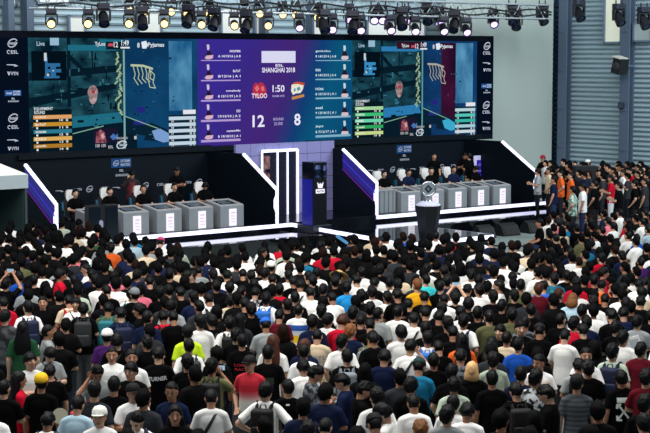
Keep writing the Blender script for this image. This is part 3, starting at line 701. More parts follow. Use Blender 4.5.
m = MB(); textm(m, 'BOMB SITE', 272, 284, 96, 2, .03); textm(m, 'ROUND', 272.8, 283, 119, 2.8, .03); textm(m, '21/30', 273.5, 282, 123.6, 3.2, .03); wobj('small_lettering', m, WD, SP)
m = MB()
polym(m, [(252, 92), (252.5, 86), (255, 82.5), (258, 84), (260, 82), (263, 83.5), (265.5, 88), (266, 94), (262, 98), (254, 97)], .03); wobj('team_emblem', m, emi('#b83048', .95), SP)
m = MB(); polym(m, [(254, 88), (257, 85), (259, 89), (256, 92)], .034); polym(m, [(260, 87), (263, 86), (264, 91), (261, 91)], .034); wobj('emblem_highlight', m, emi('#e0707a', .95), SP)
m = MB(); textm(m, 'TYLOO', 251, 266.5, 95.8, 5, .038); wobj('emblem_lettering', m, W_, SP)
m = MB(); polym(m, [(291, 85), (294, 82.5), (299, 82), (303.5, 83.5), (302.5, 89), (300, 93), (295, 93.5), (292.5, 95), (290.5, 91)], .03); wobj('team_emblem', m, emi('#ece8d4', .95), SP)
m = MB(); polym(m, [(291, 84.5), (296, 81.6), (304, 83), (303.5, 85.5), (297, 84)], .034); wobj('emblem_band', m, emi('#c8502e', .95), SP)
m = MB(); polym(m, [(291, 97), (303.5, 94), (303.6, 96.8), (291.5, 99.8)], .034); wobj('emblem_banner', m, emi('#c88a4a', .95), SP)
m = MB(); polym(m, [(296, 88), (299, 86.5), (300, 89.5), (297, 91)], .034); polym(m, [(293, 89), (295, 88), (295, 91), (293.5, 92)], .034); wobj('emblem_highlight', m, emi('#5aa0b0', .9), SP)
LN = ['xccurate', 'BnTeT', 'somebody', 'DD', 'captainMo']; LW = [11, 7.5, 14.5, 4, 14]
LS = ['A 14/13/16 | A 8', '8/12/16 | A 1', '8 15/11/19 | A 3', '17/15/10 | A 2', '8 19/10/10 | A 1']
RN = ['gambollos', 'mou', 'HObb', 'seal', 'jayz']; RW = [15, 5, 8, 7, 8]
RS = ['8 14/13/14 | A 8', '8 14/13/15 | A 4', '8 10/13/13 | A 1', '9 13/14/13 | A 1', '8 7/12/17 | A 1']
for i in range(5):
    yl = 60.5+20*i-.0*i; yr = 60.5+18.8*i
    m = MB(); rectm(m, 200.5, yl-.45, 240, yl+.35, .03); ro = wobj('player_row', m, emi('#b8a0d8', .9), SP)
    m = MB(); textm(m, LN[i], 240-LW[i], 240, yl-9.6, 2.6, .03); textm(m, LS[i], 217.5, 240, yl-4.0, 3.2, .03); wobj('row_lettering', m, W_, SP)
    m = MB(); polym(m, [(206.2, yl-16), (208.6, yl-16), (209, yl-12), (207.8, yl-10), (206.6, yl-11)], .03); wobj('player_head', m, emi('#d8c8e0', .9), SP)
    m = MB(); polym(m, [(204, yl-2.5), (206, yl-5), (212.8, yl-5.5), (212.4, yl-2.5), (209.5, yl-1.2), (206, yl-1.2)], .03); wobj('player_bust', m, emi('#e0b8c8', .9), SP)
    m = MB(); polym(m, [(205.5, yl-5), (207, yl-9.5), (209.5, yl-9.5), (211.5, yl-5.2)], .029); wobj('player_shirt', m, emi('#2a1838', .9), SP)
    m = MB(); rectm(m, 315, yr-.4, 350, yr+.4, .03); ro = wobj('player_row', m, emi('#88b8d0', .9), SP)
    m = MB(); textm(m, RN[i], 315, 315+RW[i], yr-9.2, 2.6, .03); textm(m, RS[i], 315, 335.5, yr-3.8, 3.2, .03); wobj('row_lettering', m, emi('#d4ecf8', .95), SP)
    m = MB(); polym(m, [(342.8, yr-15), (345, yr-15), (345.4, yr-11), (344.2, yr-9.3), (343, yr-10)], .03); wobj('player_head', m, emi('#c8dce4', .9), SP)
    m = MB(); polym(m, [(340.5, yr-2), (341.5, yr-4.6), (347.6, yr-4.6), (348, yr-2), (346, yr-.8), (342, yr-.8)], .03); wobj('player_bust', m, emi('#dcc8d0', .9), SP)
    m = MB(); polym(m, [(341, yr-4.5), (342.6, yr-9), (345.4, yr-9), (347.4, yr-4.5)], .029); wobj('player_shirt', m, emi('#2a1a2e', .9), SP)
# sponsor columns at both ends of the wall
for side, lst in (('a', [('intel', 12, 43, 1), ('ESL', 12, 52, 1), ('swoosh', 12, 65, 1), ('VYN', 12, 73.5, 1), ('badge', 12.5, 93, 1), ('intel', 12.7, 118, 1), ('ESL', 12.7, 127, 1), ('swoosh', 12.5, 140, 1), ('VYN', 12.5, 148.5, 1)]),
                  ('b', [('intel', 486.6, 46, 1), ('ESL', 486.3, 53, 1), ('swoosh', 486.3, 63, 1), ('VYN', 486.3, 70, 1), ('badge', 486, 86, 1), ('intel', 485.8, 105, 1), ('ESL', 485.8, 112, 1), ('swoosh', 485.6, 122, 1), ('VYN', 485.6, 128.5, 1)])):
    x0, x1 = (XO0, XL0-.02) if side == 'a' else (XL1+.02, XO1)
    col = wobj('sponsor_column', MB().box(((x0+x1)/2, YL-.005, (ZT+ZB)/2), (x1-x0, .03, ZT-ZB)), emi('#06101f', .9), LED_)
    for kind, px, py, s in lst:
        q = S(px, py); w = .40 if side == 'a' else .44
        if kind == 'badge':
            wobj('badge_panel', MB().box((q.x, YL-.03, q.z), (.56, .01, .17)), emi('#2a5a9c', .9), col)
            m = MB(); 
            for s_, dx, dz, ww, hh in (('intel', -.14, 0, .18, .07), ('EXTREME', .12, .04, .24, .055), ('MASTERS', .12, -.04, .24, .055), ('ESL', 0, -.17, .12, .05), ('SHANGHAI', 0, -.25, .36, .05)):
                v, f = text_mesh(s_, ww, hh); m.add([(q.x+dx+p_[0], YL-.045, q.z+dz+p_[1]) for p_ in v], f)
            wobj('badge_lettering', m, emi('#d0dcec', .95), col)
        else:
            m = MB(); sponsor_mark(m, kind, q.x, q.z, w, YL-.03); wobj('sponsor_mark', m, emi('#c4ccdc', .95), col)

# ------------------------------------------------------------------ lighting truss and its lamps
YT = 42.6
M_alu = mat('truss_aluminium', '#b9c2c8', .35, metal=.5)
trs = thing('lighting_truss', 'silver box truss running above the whole screen', 'truss', (36, YT, 7.6))
tx0, tx1 = on_y(34, 5, YT).x, on_y(546, 5, YT).x
zl0, zl1 = 7.42, 7.95
for y in (YT-.25, YT+.25):
    for z in (zl0, zl1): wobj('chord', MB().tube([(tx0, y, z), (tx1, y, z)], .035, n=8), M_alu, trs)
m = MB(); x = tx0; k = 0
while x < tx1-.4:
    for y in (YT-.25, YT+.25): m.tube([(x, y, zl0 if k % 2 else zl1), (x+.45, y, zl1 if k % 2 else zl0)], .018, n=6)
    for z in (zl0, zl1): m.tube([(x, YT-.25 if k % 2 else YT+.25, z), (x+.45, YT+.25 if k % 2 else YT-.25, z)], .016, n=6)
    x += .45; k += 1
wobj('lattice', m, M_alu, trs)
for z in (7.55, 7.72):
    wobj('cable_run', MB().tube([(tx0+(tx1-tx0)*i/60, YT-.3+.03*math.sin(i*1.7), z+.05*math.sin(i*.9+z*9)) for i in range(61)], .035, n=6), mat('cable_dark', '#12151c', .6), trs)
M_lb = mat('lamp_black', '#0d1018', .45)
M_lb2 = mat('lamp_blue_black', '#15182c', .45)
def make_lamp(kind):
    """a moving-head stage lamp hanging from its base; its head aims along local -Y, tilted down"""
    t = thing('stage_lamp', '', 'stage lamp')
    MB().rbox((0, 0, -.07), (.30, .26, .16), .02).obj('base', M_lb2, t)
    y = MB(); y.box((0, 0, -.17), (.34, .12, .05))
    for s in (-1, 1): y.prism([(-.06, -.16), (.06, -.16), (.045, -.46), (-.045, -.46)], 'x', s*.17-.02, s*.17+.02)
    y.obj('yoke', M_lb, t)
    tilt = {'warm': R(18), 'violet': R(35), 'off': R(48)}[kind]
    HM = Matrix.Translation((0, 0, -.40)) @ Matrix.Rotation(tilt, 4, 'X')
    RXm = Matrix.Rotation(R(90), 4, 'X')
    h = MB(); h.lathe([(0, -.20), (.10, -.20), (.13, -.12), (.135, .05), (.145, .20), (.13, .20), (.12, .16), (0, .16)], n=18, M=HM @ RXm); ho = h.obj('head', M_lb, t, False)
    lm = {'warm': emi('#ffd98a', 3.2), 'violet': emi('#d8b8ff', 2.6), 'off': mat('lens_dark', '#1a2440', .1)}[kind]
    l = MB(); l.lathe([(0, .165), (.112, .165), (.10, .185), (.05, .20), (0, .205)], n=18, M=HM @ RXm); l.obj('lens', lm, t)
    c = MB(); c.tube([(-.1, 0, 0), (-.1, 0, .10)], .02, n=6); c.tube([(.1, 0, 0), (.1, 0, .10)], .02, n=6); c.obj('clamp', M_lb, t)
    return t
proto = {}
lower = [(55, 23, 'warm'), (92, 23, 'warm'), (107, 17, 'off'), (133, 23, 'warm'), (146, 20, 'off'), (168, 23, 'warm'), (192, 18, 'off'), (205, 24, 'warm'), (218, 21, 'off'), (238, 25, 'warm'), (250, 24, 'off'), (272, 25, 'warm'), (303, 26, 'violet'), (327, 22, 'off'), (336, 26, 'violet'), (357, 23, 'off'), (364, 27, 'violet'), (394, 27, 'violet'), (405, 19, 'off'), (419, 28, 'violet'), (447, 28, 'violet'), (458, 22, 'off'), (470, 29, 'violet')]
upper = [(134, 10, 'warm'), (149, 10, 'warm'), (175, 11, 'warm'), (189, 11, 'warm'), (212, 12, 'warm'), (248, 13, 'warm'), (263, 13, 'warm'), (286, 14, 'warm'), (299, 14, 'warm'), (321, 15, 'warm'), (353, 16, 'violet'), (378, 17, 'violet'), (386, 17, 'violet'), (409, 18, 'violet'), (431, 14, 'off'), (443, 20, 'violet'), (497, 21, 'violet'), (516, 15, 'off'), (520, 20, 'off'), (546, 15, 'off')]
ordn = ['first', 'second', 'third', 'fourth', 'fifth', 'sixth', 'seventh', 'eighth', 'ninth', 'tenth', 'eleventh', 'twelfth', 'thirteenth', 'fourteenth']
word = {'warm': 'warm-lit black stage lamp', 'violet': 'violet-lit black stage lamp', 'off': 'unlit black stage lamp'}
for row, lst, yy in (('lower row', lower, YT-.38), ('upper row', upper, YT+.0)):
    cnt = {}
    for px, py, kd in lst:
        c = cnt.get(kd, 0); cnt[kd] = c+1
        if kd not in proto: proto[kd] = make_lamp(kd); o = proto[kd]
        else: o = copy_tree(proto[kd])
        q = on_y(px, py, yy-.2); o.location = (q.x, yy, q.z+.42); 
        o.scale = [(1.0 if px < 320 else 1.12) * (1.18 if kd == 'off' else 1.0)]*3
        o.rotation_euler = (0, 0, -YAW*.8 + (rnd.uniform(-.5, .5) if kd == 'off' else rnd.uniform(-.12, .12)))
        o['label'] = '%s in the %s, %s such from the canopy end' % (word[kd], row, ordn[c]); o['group'] = 'stage lamps on the truss'
# lamps of the side bay, hung from a bar beyond the truss end
bar = [on_x(560, -3, 47.5), on_x(668, -1, 47.5)]
o = tag(MB().tube([bar[0], bar[1]], .05, n=8).obj('lamp_bar', M_alu), 'horizontal lamp bar in front of the ribbed side wall', 'lamp bar')
for i, (px, py) in enumerate(((579, 10), (619, 14), (644, 17))):
    o = copy_tree(proto['off']); q = on_x(px, py-10, 47.5); o.location = q; o.rotation_euler = (0, 0, -.3); o.scale = (1.35, 1.35, 1.35)
    o['label'] = 'unlit black stage lamp on the side bar, %s from the partition' % ordn[i]; o['group'] = 'stage lamps on the side bar'
# ------------------------------------------------------------------ people
def remesh(mb, name, voxel, smooth_it=3):
    me = mb.mesh(name+'_raw'); o = bpy.data.objects.new(name, me); COL.objects.link(o)
    md = o.modifiers.new('r', 'REMESH'); md.mode = 'VOXEL'; md.voxel_size = voxel; md.use_smooth_shade = True
    if smooth_it:
        sm = o.modifiers.new('s', 'SMOOTH'); sm.factor = .5; sm.iterations = smooth_it
    dg = bpy.context.evaluated_depsgraph_get(); dg.update()
    out = bpy.data.meshes.new_from_object(o.evaluated_get(dg))
    bpy.data.objects.remove(o); bpy.data.meshes.remove(me); out.name = name
    out.materials.clear(); out.polygons.foreach_set('use_smooth', [True]*len(out.polygons))
    return out
M_skin = mat('skin', None, .55, objcol=True); M_skin.node_tree.nodes['Principled BSDF'].inputs['Subsurface Weight'].default_value = 0
M_eye = mat('eye_dark', '#16100e', .3); M_lip = mat('lip', '#8a4a44', .5); M_shoe = mat('shoe_dark', '#191a1e', .6)
M_hair = mat('hair', None, .5, objcol=True, bump=.22, bscale=90, spec=.16)
M_cloth = mat('cotton_cloth', None, .85, objcol=True, bump=.38, bscale=5, spec=.06)
M_denim = mat('trouser_cloth', None, .85, objcol=True, bump=.3, bscale=10, spec=.2)
M_cap = mat('cap_cloth', None, .75, objcol=True, bump=.15, bscale=30, spec=.25)
HEADC = (0, .012, 1.60)
def head_matrix(hk, seat=0):
    yaw, pit = {'0': (0, 0), 'L': (R(38), R(-4)), 'R': (R(-38), R(-4)), 'D': (0, R(-34)), 'l': (R(14), R(6)), 'r': (R(-16), R(5))}[hk]
    off = {'D': (0, .045, -.02)}.get(hk, (0, 0, 0))
    return Matrix.Translation((HEADC[0]+off[0], HEADC[1]+off[1], HEADC[2]+off[2]+seat)) @ Matrix.Rotation(yaw, 4, 'Z') @ Matrix.Rotation(pit, 4, 'X') @ Matrix.Diagonal((1.08, 1.05, 1.02, 1))
# wrist and elbow places for both arms: (right elbow, right wrist, left elbow, left wrist, hand direction right, left, curl)
POSES = {
 'relax': ((.222, -.03, 1.12), (.232, .05, .88), (-.222, -.03, 1.12), (-.232, .05, .88)),
 'phone': ((.235, .03, 1.13), (.075, .25, 1.19), (-.235, .03, 1.13), (-.075, .24, 1.17)),
 'cross': ((.245, .06, 1.14), (-.06, .20, 1.17), (-.245, .06, 1.14), (.06, .17, 1.12)),
 'raise': ((.25, .16, 1.50), (.085, .24, 1.74), (-.25, .16, 1.50), (-.085, .24, 1.74)),
 'ear': ((.30, .10, 1.24), (.125, .06, 1.50), (-.245, -.03, 1.13), (-.24, .06, .89)),
 'strap': ((.24, -.02, 1.14), (.13, .15, 1.29), (-.24, -.02, 1.14), (-.13, .15, 1.27)),
 'pocket': ((.245, -.07, 1.13), (.20, .07, .95), (-.245, -.07, 1.13), (-.20, .07, .95)),
 'akimbo': ((.37, -.07, 1.16), (.20, .06, 1.03), (-.37, -.07, 1.16), (-.20, .06, 1.03)),
 'desk': ((.25, .12, 1.13), (.17, .36, 1.13), (-.25, .12, 1.13), (-.17, .36, 1.13)),
 'lap': ((.24, .08, 1.12), (.12, .32, 1.02), (-.24, .08, 1.12), (-.12, .32, 1.02)),
}
SEATED = {'desk': -.43, 'lap': -.43}
def legs(pose):
    if pose in SEATED: return [((s*.09, -.02, .47), (s*.12, .42, .48), (s*.13, .40, .09)) for s in (-1, 1)]
    return [((s*.085, 0, .90), (s*.095, .015, .48), (s*.10, -.02, .09)) for s in (-1, 1)]
def add_hand(mb, fg, wrist, elbow, s, lo=False):
    w = Vector(wrist); d = (w-Vector(elbow)).normalized()
    side = d.cross(Vector((0, 1, 0))) if abs(d.y) < .8 else d.cross(Vector((0, 0, 1)))
    side.normalize(); nrm = d.cross(side).normalized()
    if nrm.y < 0: nrm = -nrm
    p = w + d*.085
    mb.tube([w-d*.01, w+d*.03, p], [(.026, .020), (.038, .017), (.038, .015)], n=8, side=side)
    if lo: return
    for i, (o, L) in enumerate(((-.028, .062), (-.0095, .076), (.0095, .080), (.028, .070))):
        a = p + side*o - d*.012; b = a + d*L*.45 + nrm*.006 + side*o*.12; c = b + d*L*.32 + nrm*L*.22; e = c + d*L*.16 + nrm*L*.24
        fg.tube([a, b, c, e], [.0095, .009, .008, .007], n=6, side=side)
    t0 = w + d*.03 - side*s*.030; fg.tube([t0, t0-side*s*.022+d*.022+nrm*.006, t0-side*s*.028+d*.05+nrm*.016], [.012, .0105, .008], n=6, side=nrm)
def torso_rings(x, dz, lean=0):
    return [((0, 0, z+dz), (a+x, b+x)) for z, a, b in ((.83, .12, .085), (.90, .158, .108), (.98, .160, .112), (1.08, .142, .100), (1.20, .152, .108), (1.30, .160, .104), (1.355, .148, .088), (1.40, .100, .066))]
def make_body(name, pose, hk, lo=False):
    mb = MB(); fg = MB(); dz = SEATED.get(pose, 0)
    tr = torso_rings(0, dz); mb.tube([p for p, r in tr], [r for p, r in tr], n=14)
    H = head_matrix(hk, dz)
    neck0 = Vector((0, -.012, 1.40+dz)); neck1 = H @ Vector((0, -.018, -.055))
    mb.tube([neck0, (neck0+neck1)/2, neck1], [(.066, .060), (.056, .056), (.055, .056)], n=10)
    mb.tube([(-.14, -.005, 1.385+dz), (0, -.012, 1.418+dz), (.14, -.005, 1.385+dz)], [(.045, .045)]*3, n=8, side=(0, 1, 0))
    hr = [(-.118, .018, .020, .045), (-.105, .036, .036, .043), (-.08, .052, .062, .026), (-.04, .064, .084, .010), (0, .072, .094, 0), (.04, .077, .097, -.004), (.075, .070, .088, -.006), (.10, .050, .062, -.006), (.115, .022, .028, -.006)]
    v0 = len(mb.v); mb.tube([(0, yc, z) for z, a, b, yc in hr], [(a, b) for z, a, b, yc in hr], n=14, caps=False)
    mb.tube([(0, .090, .012), (0, .104, -.012), (0, .112, -.032), (0, .096, -.040)], [(.008, .008), (.011, .010), (.016, .011), (.013, .008)], n=8)
    for s in (-1, 1):
        mb.ell((s*.076, -.004, -.008), (.010, .020, .032), n=8)
        mb.ell((s*.036, .068, -.02), (.026, .022, .02), n=8)
    for i in range(v0, len(mb.v)): mb.v[i] = tuple(H @ Vector(mb.v[i]))
    e_r, w_r, e_l, w_l = POSES[pose]
    for s, e, w in ((1, e_r, w_r), (-1, e_l, w_l)):
        e = Vector(e)+Vector((0, 0, dz)); w = Vector(w)+Vector((0, 0, dz)); sh = Vector((s*.160, -.005, 1.365+dz))
        mb.tube([sh, (sh+e)/2, e], [.056, .050, .041], n=10, side=(0, 1, 0)); mb.tube([e, e*.6+w*.4, w], [.041, .040, .027], n=10, side=(0, 1, 0))
        add_hand(mb, fg, w, e, s, lo)
    for (h, k, a) in legs(pose):
        h, k, a = Vector(h), Vector(k), Vector(a)
        mb.tube([h, (h+k)/2, k], [.088, .076, .058], n=10, side=(0, 1, .01)); mb.tube([k, k*.65+a*.35, a], [.056, .056, .038], n=10, side=(0, 1, .01))
        mb.tube([(a.x, a.y-.05, .042), (a.x, a.y+.05, .045), (a.x*1.1, a.y+.13, .040), (a.x*1.14, a.y+.19, .030)], [(.038, .040), (.044, .044), (.050, .038), (.040, .026)], n=10)
    me = remesh(mb, name, .034 if lo else .0135, 1 if lo else 3)
    if lo: return me
    # faces below the ankle are the shoes; eyes, brows, lips and fingers join the same mesh
    n0 = len(me.polygons)
    bm = bmesh.new(); bm.from_mesh(me); bm.verts.ensure_lookup_table()
    for f in bm.faces: f.material_index = 3 if f.calc_center_median().z < .085 else 0
    ex = MB()
    for s in (-1, 1):
        ex.ell((s*.030, .082, .006), (.0135, .010, .0065), 1, n=8)
        ex.tube([(s*.016, .091, .026), (s*.030, .092, .031), (s*.046, .082, .027)], .0045, n=6, m=1, side=(0, 0, 1))
    ex.tube([(-.024, .082, -.072), (0, .092, -.070), (.024, .082, -.072)], [(.004, .004), (.008, .006), (.004, .004)], n=6, m=2, side=(0, 0, 1))
    ex.v = [tuple(H @ Vector(q)) for q in ex.v]
    fg.add(ex.v, ex.f); fg.m = [0]*(len(fg.f)-len(ex.f)) + ex.m
    vs = [bm.verts.new(q) for q in fg.v]
    for q, k in zip(fg.f, fg.m):
        try: f = bm.faces.new([vs[i] for i in q]); f.material_index = k; f.smooth = True
        except ValueError: pass
    bm.to_mesh(me); bm.free()
    for k in (M_skin, M_eye, M_lip, M_shoe): me.materials.append(k)
    return me
def make_shirt(name, pose, lo=False, long=False):
    mb = MB(); dz = SEATED.get(pose, 0)
    tr = [((0, 0, z+dz), (a, b)) for z, a, b in ((.80, .186, .140), (.90, .184, .140), (1.0, .176, .134), (1.10, .166, .127), (1.21, .168, .130), (1.30, .178, .131), (1.36, .172, .118), (1.405, .130, .096), (1.45, .074, .070), (1.462, .068, .066))]
    mb.tube([p for p, r in tr], [r for p, r in tr], n=16, caps=False)
    mb.tube([(-.175, -.008, 1.362+dz), (-.12, -.010, 1.388+dz), (-.06, -.014, 1.412+dz), (0, -.016, 1.418+dz), (.06, -.014, 1.412+dz), (.12, -.010, 1.388+dz), (.175, -.008, 1.362+dz)], [(.062, .060), (.070, .062), (.076, .060), (.078, .058), (.076, .060), (.070, .062), (.062, .060)], n=12, side=(0, 1, 0))
    e_r, w_r, e_l, w_l = POSES[pose]
    for s, e, w in ((1, e_r, w_r), (-1, e_l, w_l)):
        e = Vector(e)+Vector((0, 0, dz)); w = Vector(w)+Vector((0, 0, dz)); sh = Vector((s*.158, -.008, 1.366+dz))
        if long:
            mb.tube([sh, (sh+e)/2, e], [.074, .066, .058], n=10, side=(0, 1, 0), caps=False); mb.tube([e, w*.9+e*.1], [.058, .042], n=10, side=(0, 1, 0), caps=True)
        else:
            q = sh.lerp(e, .80); mb.tube([sh, sh.lerp(e, .4), q], [.066, .066, .069], n=12, side=(0, 1, 0), caps=False)
    return remesh(mb, name, .034 if lo else .015, 1 if lo else 6)
def make_trousers(name, pose, lo=False, short=False):
    mb = MB(); dz = SEATED.get(pose, 0)
    if pose in SEATED: mb.tube([(0, -.06, .45), (0, 0, .47), (0, .03, .55)], [(.16, .11), (.175, .125), (.168, .118)], n=14)
    else: mb.tube([(0, 0, .80), (0, 0, .88), (0, 0, .97), (0, 0, 1.0)], [(.13, .10), (.172, .122), (.170, .122), (.166, .118)], n=14)
    for (h, k, a) in legs(pose):
        h, k, a = Vector(h), Vector(k), Vector(a)
        mb.tube([h, (h+k)/2, k], [.102, .092, .076], n=10, side=(0, 1, .01), caps=True)
        if not short: mb.tube([k, k*.6+a*.4, a+Vector((0, 0, .02))], [.074, .070, .058], n=10, side=(0, 1, .01))
    return remesh(mb, name, .034 if lo else .018, 1 if lo else 2)
# hair and hats, written round the head's centre
def hair_shell(mb, front=.060, side=.0, back=-.092, puff=1.13, top=1.10, noise_amp=.020, freq=26, seed=0, rows=24, n=36, part=0):
    v = []; f = []
    for i in range(rows):
        ph = math.pi*(i+.35)/(rows)*.92
        for k in range(n):
            w = 2*math.pi*k/n; d = Vector((math.sin(ph)*math.sin(w), math.sin(ph)*math.cos(w), math.cos(ph)))
            az = abs(math.atan2(d.x, d.y))
            if az < 1.05: zl = front + (side+.035-front)*(az/1.05)**2
            elif az < 1.75: zl = side + .035 - .035*(az-1.05)/.7
            else: zl = side + (back-side)*min(1, (az-1.75)/.9)
            base = Vector((d.x*.079, d.y*.100 - .004, d.z*.118))
            nz = noise.noise(d*freq*.10 + Vector((seed, 0, 0)))*.8 + noise.noise(d*freq*.26 + Vector((seed*3, 1, 0)))*.7 + noise.noise(d*freq*.6 + Vector((seed*5, 2, 0)))*.3
            k_ = puff + (top-puff)*max(0, d.z)
            if base.z*k_ < zl: p = base*.88
            else:
                e = min(1, (base.z*k_-zl)/.02); p = base*max(1.055, 1+(k_-1)*(.5+.5*e) + noise_amp*9*nz*e)
            v.append(p)
    for i in range(rows-1):
        for k in range(n):
            k2 = (k+1) % n; f.append((i*n+k, (i+1)*n+k, (i+1)*n+k2, i*n+k2))
    f.append(tuple(range(n))); o = (rows-1)*n; f.append(tuple(o+k for k in range(n-1, -1, -1)))
    mb.add(v, f)
def hair_mesh(kind, lo=False):
    mb = MB(); q = dict(rows=10, n=14) if lo else {}
    if kind == 'short': hair_shell(mb, seed=1, **q)
    elif kind == 'messy': hair_shell(mb, puff=1.15, top=1.18, noise_amp=.030, freq=34, seed=5, front=.05, **q)
    elif kind == 'crop': hair_shell(mb, puff=1.06, top=1.08, noise_amp=.007, seed=8, back=-.06, side=.012, **q)
    elif kind == 'bowl': hair_shell(mb, puff=1.16, top=1.13, noise_amp=.012, seed=12, front=.035, side=-.03, back=-.075, **q)
    elif kind == 'quiff':
        hair_shell(mb, puff=1.07, top=1.18, noise_amp=.016, freq=30, seed=15, back=-.05, side=.018, **q)
    elif kind in ('long', 'bob', 'tail', 'bun'):
        hair_shell(mb, puff=1.13, top=1.10, noise_amp=.010, seed=20, front=.06, side=-.03, back=-.10, **q)
        if kind == 'long': mb.tube([(0, -.03, .05), (0, -.045, -.06), (0, -.075, -.17), (0, -.105, -.30), (0, -.11, -.38)], [(.08, .07), (.096, .075), (.122, .062), (.125, .045), (.10, .025)], n=14)
        if kind == 'bob': mb.tube([(0, -.022, .05), (0, -.030, -.05), (0, -.040, -.12), (0, -.042, -.15)], [(.08, .075), (.100, .085), (.108, .080), (.09, .06)], n=14)
        if kind == 'tail': mb.tube([(0, -.09, .05), (0, -.15, .03), (0, -.165, -.06), (0, -.15, -.19)], [.022, .034, .036, .012], n=10)
        if kind == 'bun': mb.ell((0, -.085, .105), (.045, .045, .04), n=10)
    if lo: mb.v = [(a*1.05, b*1.04, c*1.03) for a, b, c in mb.v]
    return mb.mesh('hair_'+kind, [M_hair], True)
def cap_mesh(back=False):
    mb = MB(); mb.lathe([(.001, .140), (.03, .138), (.06, .125), (.082, .095), (.090, .055), (.092, .03), (.086, .03), (.05, .11), (.001, .12)], n=20, M=Matrix.Diagonal((1, 1.2, 1, 1)))
    s = -1 if back else 1
    b = [(-.070, .075*s), (-.065, .14*s), (-.035, .18*s), (0, .19*s), (.035, .18*s), (.065, .14*s), (.070, .075*s)]
    mb.prism(b, 'z', .030, .038); mb.ell((0, 0, .143), (.010, .010, .006), n=8)
    return mb.mesh('cap', [M_cap], True)
def straw_mesh():
    mb = MB(); mb.lathe([(.001, .16), (.05, .155), (.08, .13), (.092, .06), (.10, .05), (.19, .045), (.19, .038), (.09, .04), (.06, .12), (.001, .14)], n=24, M=Matrix.Diagonal((1, 1.12, 1, 1)))
    return mb.mesh('straw_hat', [M_cap], True)
def glasses_mesh():
    mb = MB()
    for s in (-1, 1):
        pts = [(s*.032+.022*math.cos(a), .104, .004+.017*math.sin(a)) for a in np.linspace(0, 2*math.pi, 13)]
        mb.tube(pts, .0028, n=5, caps=False); mb.tube([(s*.055, .102, .008), (s*.078, .05, .008), (s*.080, -.005, .002)], .0028, n=5)
    mb.tube([(-.010, .106, .006), (.010, .106, .006)], .0028, n=5)
    return mb.mesh('glasses', [mat('glasses_frame', '#0e0e10', .3)], True)
CACHE = {}
def cached(key, fn):
    if key not in CACHE: CACHE[key] = fn()
    return CACHE[key]
HAIRCOL = {'black': '#040406', 'brown': '#3a2015', 'light brown': '#6d4527', 'blonde': '#b89468', 'auburn': '#4a1c14', 'dark': '#14110f'}
SKIN = ['#b98a70', '#c4977c', '#ad7d63', '#caa188', '#a37459']
PAL = {'k': ('black', '#050507'), 'w': ('white', '#eeeeec'), 'g': ('grey', '#8e9496'), 'n': ('navy', '#141d3a'), 'b': ('blue', '#1a4aa2'), 't': ('teal blue', '#1c6f94'),
       'r': ('red', '#b8122c'), 'd': ('charcoal', '#2b2e33'), 'm': ('maroon', '#57121e'), 'p': ('pink', '#df6f86'), 'l': ('pale blue', '#a9c6d6'), 'c': ('beige', '#cdbb9f'),
       'o': ('olive', '#5a5c3e'), 'y': ('yellow', '#e3a51c'), 'q': ('turquoise', '#37c3c6'), 'v': ('purple', '#43205e'), 'e': ('green', '#1f4a30'), 'f': ('orange', '#dc6128'),
       'z': ('lime', '#bfe02c'), 'u': ('bright blue', '#2489cc'), 's': ('pale green-grey', '#aab8a6')}
def toward(x, y, tx, ty): return math.atan2(-(tx-x), ty-y)
def add_person(x, y, z, rz, shirt='k', pose='relax', hk='0', hair='short', hcol='black', s=1.0, cap=None, straw=False, specs=False, short=False, long=False, pants='#14161c', skin=None, label=None, group=None, shirt_mat=None):
    me = cached(('body', pose, hk), lambda: make_body('body_%s_%s' % (pose, hk), pose, hk))
    o = bpy.data.objects.new('person', me); COL.objects.link(o)
    o.location = (x, y, z); o.rotation_euler = (0, 0, rz); o.scale = (s, s, s)
    c = lin(skin or rnd.choice(SKIN)); o.color = c
    tag(o, label, 'person', group)
    H = head_matrix(hk, SEATED.get(pose, 0))
    h = link('hair', cached(('hair', hair), lambda: hair_mesh(hair)), o, H)
    hc = lin(HAIRCOL[hcol]); k = rnd.uniform(.7, 1.5); h.color = (hc[0]*k, hc[1]*k, hc[2]*k, 1)
    sm = cached(('shirt', pose, long), lambda: (lambda m: (m.materials.append(M_cloth), m)[1])(make_shirt('shirt_'+pose, pose, False, long)))
    t = link('long_sleeved_top' if long else 't_shirt', sm, o)
    cc = lin(PAL[shirt][1]); k = rnd.uniform(.85, 1.12); t.color = (min(1, cc[0]*k), min(1, cc[1]*k), min(1, cc[2]*k), 1)
    if shirt_mat:
        t.material_slots[0].link = 'OBJECT'; t.material_slots[0].material = shirt_mat
    pm = cached(('trousers', pose, short), lambda: (lambda m: (m.materials.append(M_denim), m)[1])(make_trousers('trousers_'+pose, pose, False, short)))
    p = link('shorts' if short else 'trousers', pm, o); p.color = lin(pants)
    if cap:
        q = link('cap', cached('cap' if cap[0] != '-' else 'capb', lambda: cap_mesh(cap[0] == '-')), o, H); q.color = lin(cap.lstrip('-'))
    if straw:
        q = link('straw_hat', cached('straw', straw_mesh), o, H); q.color = lin('#c9a468')
    if specs: link('glasses', cached('specs', glasses_mesh), o, H)
    return o, t
